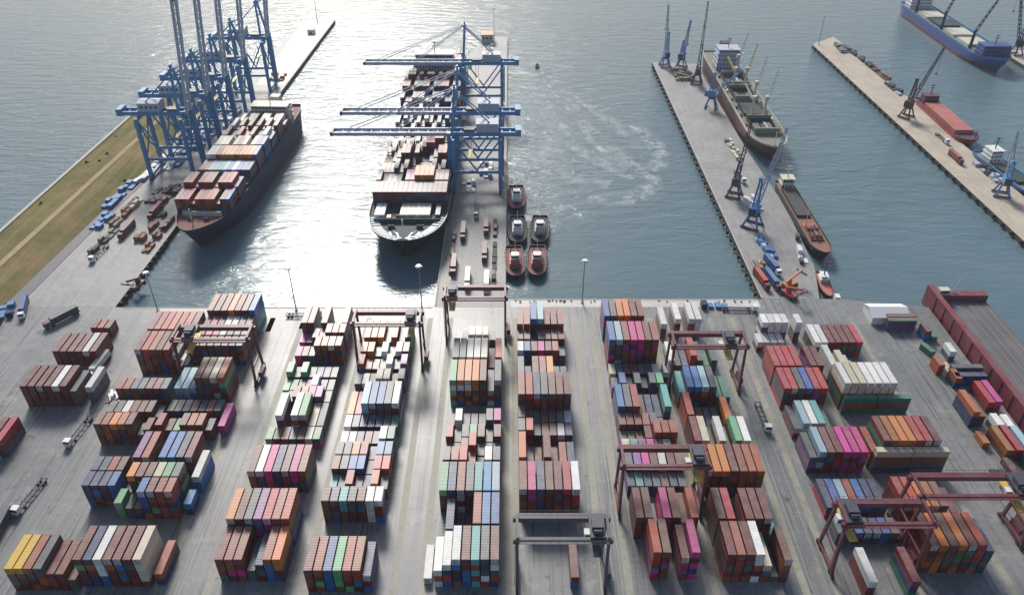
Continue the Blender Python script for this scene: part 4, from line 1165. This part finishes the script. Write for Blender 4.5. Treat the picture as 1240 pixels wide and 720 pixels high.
ribbon(curve([(30, 600), (38, 560), (48, 525), (54, 480), (66, 445), (80, 430), (92, 440), (94, 470), (84, 500)]), 4, 8, .6, .5)
ribbon(curve([(20, 560), (30, 520), (40, 470), (58, 440), (76, 420)]), 5, 8, .45, .4)
ribbon(curve([(40, 560), (28, 500), (22, 460), (34, 425), (60, 412)]), 4, 10, .35, .3)
ribbon(curve([(62, 470), (70, 450), (66, 432), (50, 425)]), 5, 9, .4, .25)
wo = wk.build("wake_foam", foam); a_ = wo.data.attributes.new("edge", 'FLOAT', 'POINT'); a_.data.foreach_set("value", ed)
tag(wo, "thin white foam curving behind the motor boat", "wake", kind="stuff")

# long deck barge with red side wall at the right of the yard
db = empty("deck_barge", (202.5, 140, WZ), 0, "long grey deck barge with dark red side wall along the right of the yard", "barge")
MB().box(-10, 12.5, -60, 146, -2, 5).build("hull", DOCKRED, db)
dkm = MB()
for k in range(9): dkm.box(-9.6 + k * 2.42, -7.3 + k * 2.42, -59.8, 145.5, 5.0, 5.06)
dkm.build("deck_plating", ground_mat("grey_barge_deck", (.115, .105, .10), (.155, .145, .14), (.085, .078, .075), .06, .5, .55, streak=((1.2, .02, 1), (.21, .19, .18), .5)), db)
lr = MB()
for k in range(6): lr.box(-6.5 + k * 3.4, -6.2 + k * 3.4, -59, 145, 5.06, 5.2)
lr.build("deck_rail", STEEL, db)
wlm = MB().box(-12.4, -10.02, -60, 152, -2, 10)
for k in range(26): wlm.box(-12.7, -12.402, -58 + k * 8, -57.5 + k * 8, 0, 9.6)
wlm.build("side_wall", DOCKRED, db)
MB().box(-10.0, 13, 146.02, 150, -2, 8).build("end_wall", DOCKRED, db)
c_ = MB().box(-9, -4.5, 146.5, 149.5, 8, 10.4).build("control_cabin", CREAM, db); MB().box(-8.6, -4.9, 146.42, 146.5, 8.9, 9.9).build("window", GLASS, c_)
MB().lattice((-2, 148, 8), (0.5, 150, 14), .9, .9, 5, .3).build("davit", WHITE, db)

# ------------------------------------------------------------------ lorries and yard tractors
def truck(loc, rz, label, cab_m, load=None, L=13.0):
    root = empty("truck", loc, rz, label, "truck", "lorries and yard tractors on the quays")
    c = MB().box(-1.2, 1.2, -L / 2 - 2.6, -L / 2 - .5, .9, 3.2); c.box(-1.15, 1.15, -L / 2 - 2.75, -L / 2 - 2.6, .7, 1.6)
    cb = c.build("cab", cab_m, root)
    MB().box(-1.05, 1.05, -L / 2 - 2.66, -L / 2 - 2.61, 2.0, 2.9).build("windscreen", GLASS, cb)
    ch = MB().box(-1.1, -.7, -L / 2 - .4, L / 2, .9, 1.25); ch.box(.7, 1.1, -L / 2 - .4, L / 2, .9, 1.25)
    for k in range(6): ch.box(-1.2, 1.2, -L / 2 + k * (L - .4) / 5, -L / 2 + .35 + k * (L - .4) / 5, 1.25, 1.4)
    ch.build("chassis", CDARK, root)
    for sx in (-.95, .95):
        for y in (-L / 2 - 1.8, -L / 2 + .8, L / 2 - 2.6, L / 2 - 1.2):
            MB().tube((sx - .2, y, .5), (sx + .2, y, .5), .5, n=10).build("wheel", DARK, root)
    if load == 'box':
        pass
    elif load == 'bed':
        b = MB().box(-1.22, 1.22, -L / 2, L / 2, 1.4, 1.55)
        for x0, x1, y0, y1 in ((-1.22, -1.14, -L / 2, L / 2), (1.14, 1.22, -L / 2, L / 2), (-1.14, 1.14, -L / 2, -L / 2 + .08), (-1.14, 1.14, L / 2 - .08, L / 2)): b.box(x0, x1, y0, y1, 1.55, 2.6)
        b.build("cargo_bed", cab_m, root)
    return root
TR = [(-27.0, 318, 0, 'r', "red yard tractor on the left lane of the middle pier, carrying a box"), (-19.8, 306, 0, 'w', "white truck with a white box near the foot of the middle pier"),
      (-26.8, 297, 0, None, "red empty trailer truck at the foot of the middle pier"), (-12.2, 356, 0, 'r', "truck with a dark red box in the middle of the pier"),
      (-12.4, 330, 0, 'm', "truck with a brown box behind the white one on the pier"), (-10.8, 303, 0, 'w', "truck with a white box on the right lane of the middle pier"),
      (-24.0, 350, 0, 'n', "truck with a navy box beside the bow of the large ship"), (-18.0, 374, 0, None, "empty trailer truck between the legs of the nearest middle crane"),
      (-166.3, 243.0, R(-4), 'w', "truck with a long white box right of the far-left red block"), (-158.0, 206.5, R(-6), None, "small empty trailer truck alone in the left yard"),
      (-160.5, 176.0, R(-8), None, "pale trailer truck parked in the left yard, far one of a pair"), (-163.5, 162.0, R(6), 'k', "truck with a grey box in the left yard, near one of a pair"),
      (-218.0, 283.0, R(20), 'b', "truck with a blue box by the foot of the embankment"), (-196.0, 275.0, R(-35), 'k', "truck with a grey box turning off the left pier"),
      (-199.0, 352, R(-4), 'm', "truck with a brown box on the left pier apron"), (-191.5, 372, R(-4), 's', "truck with a salmon box beneath the left pier cranes"),
      (-204.0, 330, R(-5), None, "empty trailer truck on the outer lane of the left pier"), (95.0, 214, 0, None, "empty trailer truck in the lane left of the ninth block"),
      (118.6, 306, R(8), 'R', "truck with a bright red box at the near end of the long pier"), (123.5, 305, R(8), 'B', "truck with a bright blue box beside the red one on the long pier"),
      (127.0, 318, R(10), 'b', "truck with a blue box on the long pier below the blue crane"), (135.0, 415, R(5), None, "empty trailer truck half way along the long pier"),
      (101.5, 281.5, R(88), None, "empty dark red flatbed across the quay beside the white reels"), (-92.5, 277, R(90), None, "trailer truck crossing the pale apron behind the third block"),
      (273.5, 440, 0, 's', "truck with a salmon box on the right pier"), (279.0, 470, 0, None, "empty trailer truck on the right pier near the dark red crane")]
for x, y, rz, k, lab in TR:
    t = truck((x, y, 0.012), rz, lab, WHITE if k in ('w', None, 'b') else CRED)
    if k:
        o = mesh_at("shipping_container", CM['40'], None, (x, y, 1.432), rz)
        tag(o, CC[k][0] + " container on " + re.sub(r" with an? [a-z ]*?box|, carrying a box", "", lab), "container", "containers carried by trucks"); o.material_slots[0].link = 'OBJECT'; o.material_slots[0].material = cmat(k)

# ------------------------------------------------------------------ tall lamp masts
def mast(loc, h, label):
    root = empty("lamp_mast", loc, 0, label, "lamp mast", "tall lamp masts along the quays")
    MB().tube((0, 0, 0), (0, 0, h), .34, .16, n=10).build("pole", STEEL, root)
    b = MB().box(-.6, .6, -.6, .6, 0, .4).build("base", WALLC, root)
    MB().tube((0, 0, h - .4), (0, 0, h), 1.1, n=10).build("head_frame", STEEL, root)
    for k in range(6):
        a = k * math.pi / 3
        MB().box(1.2 * math.cos(a) - .3, 1.2 * math.cos(a) + .3, 1.2 * math.sin(a) - .3, 1.2 * math.sin(a) + .3, h - .75, h - .41).build("floodlight", WHITE, root)
for x, y, h, lab in ((-95.6, 281.5, 23, "lamp mast on the quay left of the large ship's bow"), (-157.5, 281.0, 21, "lamp mast on the quay corner by the left pier"),
                     (33.0, 287.5, 23, "lamp mast on the open quay right of the tugs"), (-39.2, 281.5, 24, "lamp mast just below the large ship's bow"),
                     (-13.5, 684, 26, "lamp mast at the far head of the middle pier"), (-178, 735, 26, "lamp mast at the far head of the left pier"), (264.5, 668, 24, "lamp mast at the far head of the right pier")):
    mast((x, y, 0), h, lab)

# ------------------------------------------------------------------ sheds, cargo and clutter
tent = empty("storage_tent", (166.0, 276.0, 0), R(90), "white gabled storage tent on the quay behind the tenth block", "tent")
b = MB()
b.add([(-5, -8, 0), (5, -8, 0), (5, 8, 0), (-5, 8, 0), (-5, -8, 4), (5, -8, 4), (5, 8, 4), (-5, 8, 4)], [(0, 1, 5, 4), (1, 2, 6, 5), (2, 3, 7, 6), (3, 0, 4, 7)])
b.add([(-5, -8, 4), (5, -8, 4), (0, -8, 6), (-5, 8, 4), (5, 8, 4), (0, 8, 6)], [(0, 1, 2), (4, 3, 5)]); b.build("wall", WHITE, tent)
b = MB(); b.add([(-5.3, -8.3, 3.95), (0, -8.3, 6.1), (0, 8.3, 6.1), (-5.3, 8.3, 3.95), (5.3, -8.3, 3.95), (5.3, 8.3, 3.95)], [(0, 1, 2, 3), (1, 4, 5, 2)]); b.build("roof", WHITE, tent)
MB().box(-2, 2, -8.08, -8.0, 0, 3.4).build("door", CDARK, tent)
# white drums on the flat racks at the back of the ninth block
for i, (x, y, n) in enumerate(((90.5, 268, 2), (96.0, 266.5, 2), (92.0, 258.5, 1))):
    pass
hut = empty("quay_office", (-19, 676, 0), 0, "orange roofed building on the far head of the middle pier", "building")
MB().box(-5, 5, -6, 6, 0, 7).build("wall", CREAM, hut); MB().box(-5.4, 5.4, -6.4, 6.4, 7, 7.5).build("roof", ORNG, hut)
for k in range(3): MB().box(-4 + k * 3, -2.4 + k * 3, -6.06, -6.0, 3.5, 5.4).build("window", GLASS, hut)
hut2 = empty("harbour_hut", (-176, 700, 0), 0, "small white hut on the far part of the left pier", "building")
MB().box(-3, 3, -3, 3, 0, 3.4).build("wall", WHITE, hut2); MB().box(-3.3, 3.3, -3.3, 3.3, 3.4, 3.7).build("roof", CDARK, hut2); MB().box(-.8, .8, -3.06, -3, 0, 2.2).build("door", CDARK, hut2)

def reach_stacker(loc, rz, label, m):
    root = empty("reach_stacker", loc, rz, label, "reach stacker")
    MB().box(-1.7, 1.7, -3.6, 3.4, .9, 2.2).build("body", m, root)
    for sx in (-1.75, 1.75):
        for y in (-2.7, 2.4): MB().tube((sx - .3, y, .85), (sx + .3, y, .85), .85, n=12).build("wheel", DARK, root)
    c = MB().box(-.8, .8, -.2, 1.6, 2.2, 3.9).build("cab", m, root); MB().box(-.7, .7, -.26, -.2, 2.6, 3.7).build("window", GLASS, c)
    MB().beam((0, 3.0, 3.4), (0, -6.4, 7.4), .9, .9).build("boom", m, root)
    MB().box(-3.1, 3.1, -7.0, -6.2, 5.6, 6.2).build("spreader", CDARK, root)
reach_stacker((-173.5, 300, 0.01), R(-10), "red reach stacker at the near end of the left pier edge", CRED)
reach_stacker((128.5, 292.5, 0.01), R(30), "red reach stacker with lifted boom at the root of the long pier", REDP)
reach_stacker((131.0, 300.5, 0.01), R(120), "orange reach stacker behind the red one on the long pier", ORNG)
reach_stacker((-152, 222, 0.01), R(30), "white reach stacker between the far-left block and the first block", WHITE)

# covered heaps and cargo piles along the piers
def crate_pile(loc, rz, label, m1, m2, nx, ny, sx=2.4, sy=4.0, seed=1):
    root = empty("cargo_pile", loc, rz, label, "cargo pile")
    r_ = random.Random(seed)
    for i in range(nx):
        for j in range(ny):
            if r_.random() < .15: continue
            h = r_.choice((.8, 1.3, 2.0, 2.6))
            x = (i - nx / 2) * sx; y = (j - ny / 2) * sy
            MB().box(x + r_.uniform(.05, .4), x + sx * r_.uniform(.8, .97), y + r_.uniform(.05, .4), y + sy * r_.uniform(.75, .97), 0, h).build("crate", r_.choice((m1, m1, m2)), root)
crate_pile((-219.5, 392, 0), R(-5.5), "bright blue covered cargo stacked beside the embankment on the left pier", TARP, BLUEP, 2, 7, 3.2, 4.6, 3)
crate_pile((-216.8, 362, 0), R(-5.5), "bright blue tarpaulin pile at the near end of the row beside the embankment", BLUEP, TARP, 2, 4, 3.4, 4.2, 4)
crate_pile((-213.5, 425, 0), R(-6), "pale grey cargo row beside the embankment near the crane legs", WHITE, CPALE, 2, 9, 2.8, 4.4, 5)
crate_pile((-181.5, 348, 0), R(-2), "rusty red steel stacked along the quay edge of the left pier", RUST, MAROOND, 2, 8, 2.2, 4.4, 6)
crate_pile((-196.0, 392, 0), R(-4), "dark maroon crane spreaders stored on the left pier", MAROOND, CDARK, 4, 4, 3.2, 5.0, 7)
crate_pile((-188.5, 356, 0), R(-3), "mixed brown and grey cargo in the middle of the left pier", DECKK, RUST, 2, 6, 2.8, 5.0, 8)
crate_pile((-207.0, 344, 0), R(-5), "olive cargo row on the outer lane of the left pier", DECKO, DECKG, 2, 6, 2.4, 5.0, 9)
crate_pile((-228.0, 279, 0), R(20), "blue tarpaulin heap at the left edge of the yard", TARP, NAVY, 4, 3, 3.6, 3.6, 10)
crate_pile((-228.0, 268, 0), R(10), "tan and brown rubble crates at the left edge below the blue heap", SALM, DECKK, 4, 3, 3.2, 3.2, 11)
crate_pile((140.5, 452, 0), R(3), "pale timber bundles beside the cargo ship on the long pier", CREAM, DECKO, 2, 7, 2.4, 4.0, 12)
crate_pile((134.0, 590, 0), 0, "tan cargo piles at the far end of the long pier", DECKO, RUST, 5, 6, 3.0, 4.0, 13)
crate_pile((134.8, 382, 0), R(6), "white bagged cargo by the dark jib crane on the long pier", WHITE, CREAM, 3, 5, 2.2, 3.2, 14)
crate_pile((129.5, 333, 0), R(8), "blue and grey machinery row on the long pier under the blue crane", BLUEP, CPALE, 2, 6, 2.6, 4.2, 15)
crate_pile((122.0, 318, 0), R(6), "yellow green crates at the left edge of the long pier", YELL, DECKO, 2, 3, 2.4, 3.4, 16)
crate_pile((145.5, 333, 0), R(-12), "white and dark barrels row along the right edge of the long pier", WHITE, CDARK, 1, 6, 2.4, 4.6, 17)
crate_pile((282.5, 655, 0), R(-4), "scrap heap at the far end of the right pier", DECKO, CDARK, 4, 5, 3.4, 4.4, 18)
crate_pile((287.0, 612, 0), R(2), "dark rusty scrap row along the right pier edge", CDARK, RUST, 2, 14, 2.6, 4.8, 19)
crate_pile((285.5, 560, 0), R(2), "grey machine parts on the right pier edge", DECKK, CPALE, 2, 6, 2.8, 4.4, 20)
crate_pile((94.0, 284.5, 0), 0, "blue covered skips on the quay left of the long pier", TARP, NAVY, 5, 1, 3.2, 4.2, 21)
crate_pile((284.0, 420, 0), R(3), "mixed cargo beside the near crane on the right pier", DECKG, CPALE, 2, 6, 2.8, 4.2, 22)
crate_pile((-178.0, 585, 0), R(2), "orange and brown cargo at the foot of the farthest left crane", ORNG, RUST, 4, 4, 3.0, 4.0, 23)
crate_pile((-18.0, 655, 0), 0, "tan cargo on the far part of the middle pier", CREAM, ORNG, 3, 5, 3.0, 4.0, 24)
crate_pile((171, 182, 0), R(0), "dark machine scrap between loose boxes at the right of the yard", CDARK, DECKK, 3, 3, 2.8, 3.4, 25)

crate_pile((-203.0, 436, 0), R(-5), "white and blue boxes under the nearest raised boom crane", WHITE, BLUEP, 3, 5, 3.0, 5.2, 26)
crate_pile((-198.5, 468, 0), R(-5), "dark blue and white gear below the second and third raised boom cranes", BLUEP, WHITE, 4, 6, 3.0, 5.0, 27)
crate_pile((-193.0, 505, 0), R(-5), "pale containers and gear under the fourth raised boom crane", WHITE, CPALE, 4, 7, 3.0, 5.2, 28)
crate_pile((-189.5, 398, 0), R(-3), "dark hatch lids laid out in front of the nearest raised boom crane", DECKK, MAROOND, 4, 2, 3.4, 6.4, 29)
crate_pile((-208.0, 372, 0), R(-5), "rust brown and cream boxes in the outer lane of the left pier", RUST, CREAM, 2, 7, 2.6, 4.4, 30)
crate_pile((-23.5, 402, 0), 0, "white and blue boxes between the legs of the nearest middle crane", WHITE, BLUEP, 3, 3, 2.8, 4.4, 31)
crate_pile((-14.0, 424, 0), 0, "pale boxes between the legs of the second middle crane", CPALE, WHITE, 3, 5, 2.8, 4.4, 32)
crate_pile((-28.5, 333, 0), 0, "dark red steel bars in a row along the left rail of the middle pier", MAROOND, RUST, 1, 9, 2.2, 5.0, 33)
crate_pile((-7.5, 330, 0), 0, "dark gear row along the right side of the middle pier", DECKK, MAROOND, 1, 12, 2.4, 5.2, 34)

# shrubs on the embankment and weeds along the quay edge
LEAF = ground_mat("shrub_leaves", (.05, .075, .025), (.08, .10, .035), (.035, .055, .02), .3, 1.2, .8, spec=.1)
def leaf_cloud(mb, cx, cy, cz, r, n, rg, size=.5):
    for _ in range(n):
        a = rg.uniform(0, 6.283); e = rg.uniform(-.2, 1.4); q = r * rg.uniform(.45, 1)
        c = Vector((cx + q * math.cos(a) * math.cos(e), cy + q * math.sin(a) * math.cos(e), cz + q * .8 * max(0, math.sin(e)) + .15))
        u = Vector((rg.uniform(-1, 1), rg.uniform(-1, 1), rg.uniform(-.5, .5))).normalized() * size
        v = u.cross(Vector((rg.uniform(-1, 1), rg.uniform(-1, 1), rg.uniform(-1, 1)))).normalized() * size * .6
        mb.add([c - u, c + v, c + u, c - v], [(0, 1, 2, 3)])
rg = random.Random(5)
shy = sorted(rg.uniform(290, 480) for _ in range(9))
for k in range(9):
    y = shy[k]
    xl = -265.5 + (y - 284) * .034; xr = -229 + (y - 284) * .075
    f = rg.choice((.12, .3, .68, .8, .9)); zz = 1.2 + (1.5 if .2 < f < .6 else .4) if f < .85 else .6
    b = MB(); leaf_cloud(b, 0, 0, 0, rg.uniform(.8, 1.7), 60, rg, .4)
    side = "by the sea wall" if f < .4 else "on the harbour side"
    o = one("shrub", b, LEAF, f"shrub {side} of the grass embankment, {ORD[k]} from the near end", "shrub", (xl + (xr - xl) * f, y, zz), 0, "low shrubs scattered over the grass embankment")
gr = MB()
for k in range(5000):
    y = 284.3 + 255 * rg.random() ** 1.4; f = rg.random()
    if .45 < f < .55: continue
    xl = -265.5 + (y - 284) * .034; xr = -229 + (y - 284) * .075
    fs = [(0, 1.2), (.25, 2.6), (.5, 3.0), (.75, 1.8), (1, .03)]
    for (fa, za), (fb, zb_) in zip(fs, fs[1:]):
        if fa <= f <= fb: zz = za + (zb_ - za) * (f - fa) / (fb - fa)
    x = xl + (xr - xl) * f
    for j in range(2):
        a = rg.uniform(0, 6.28); dx, dy = .3 * math.cos(a), .3 * math.sin(a); h = rg.uniform(.08, .2)
        if j: continue
        gr.add([(x - dx, y - dy, zz - .05), (x + dx, y + dy, zz - .05), (x + rg.uniform(-.8, .8), y + rg.uniform(-.8, .8), zz + h)], [(0, 1, 2)])
GRASS = ground_mat("dry_grass_blades", (.28, .22, .10), (.18, .18, .06), (.12, .13, .05), .06, .4, .9, spec=.1)
tag(gr.build("grass", GRASS), "dry yellow green grass tufts on the embankment", "grass", kind="stuff")
wd_ = MB()
for k in range(34):
    x = rg.choice((rg.uniform(2, 33), rg.uniform(2, 113), rg.uniform(28, 110))); 
    leaf_cloud(wd_, x, 288.6 + rg.uniform(-1.2, .6), 0, rg.uniform(.3, .7), 12, rg, .3)
tag(wd_.build("quay_weeds", LEAF), "low green weeds growing along the edge of the quay", "weeds", kind="stuff")

# rubber fenders hung along the pier walls
fm = MB().tube((0, 0, -2.2), (0, 0, -.15), .75, n=10).mesh("rubber_fender", DARK)
def fender_row(pts, n, lab, grp):
    (xa, ya), (xb, yb) = pts
    for i in range(n):
        f = (i + .5) / n
        tag(mesh_at("rubber_fender", fm, None, (xa + (xb - xa) * f, ya + (yb - ya) * f, 0)), lab, "fender", grp)
fender_row(((-177.2, 286), (-176.0, 345)), 12, "black rubber fender on the near wall of the left pier", "rubber fenders along the pier walls")
fender_row(((114.2, 292), (114.2, 616)), 40, "black rubber fender on the long left wall of the long pier", "rubber fenders along the pier walls")
fender_row(((263.2, 302), (258.6, 664)), 40, "black rubber fender on the left wall of the right pier", "rubber fenders along the pier walls")
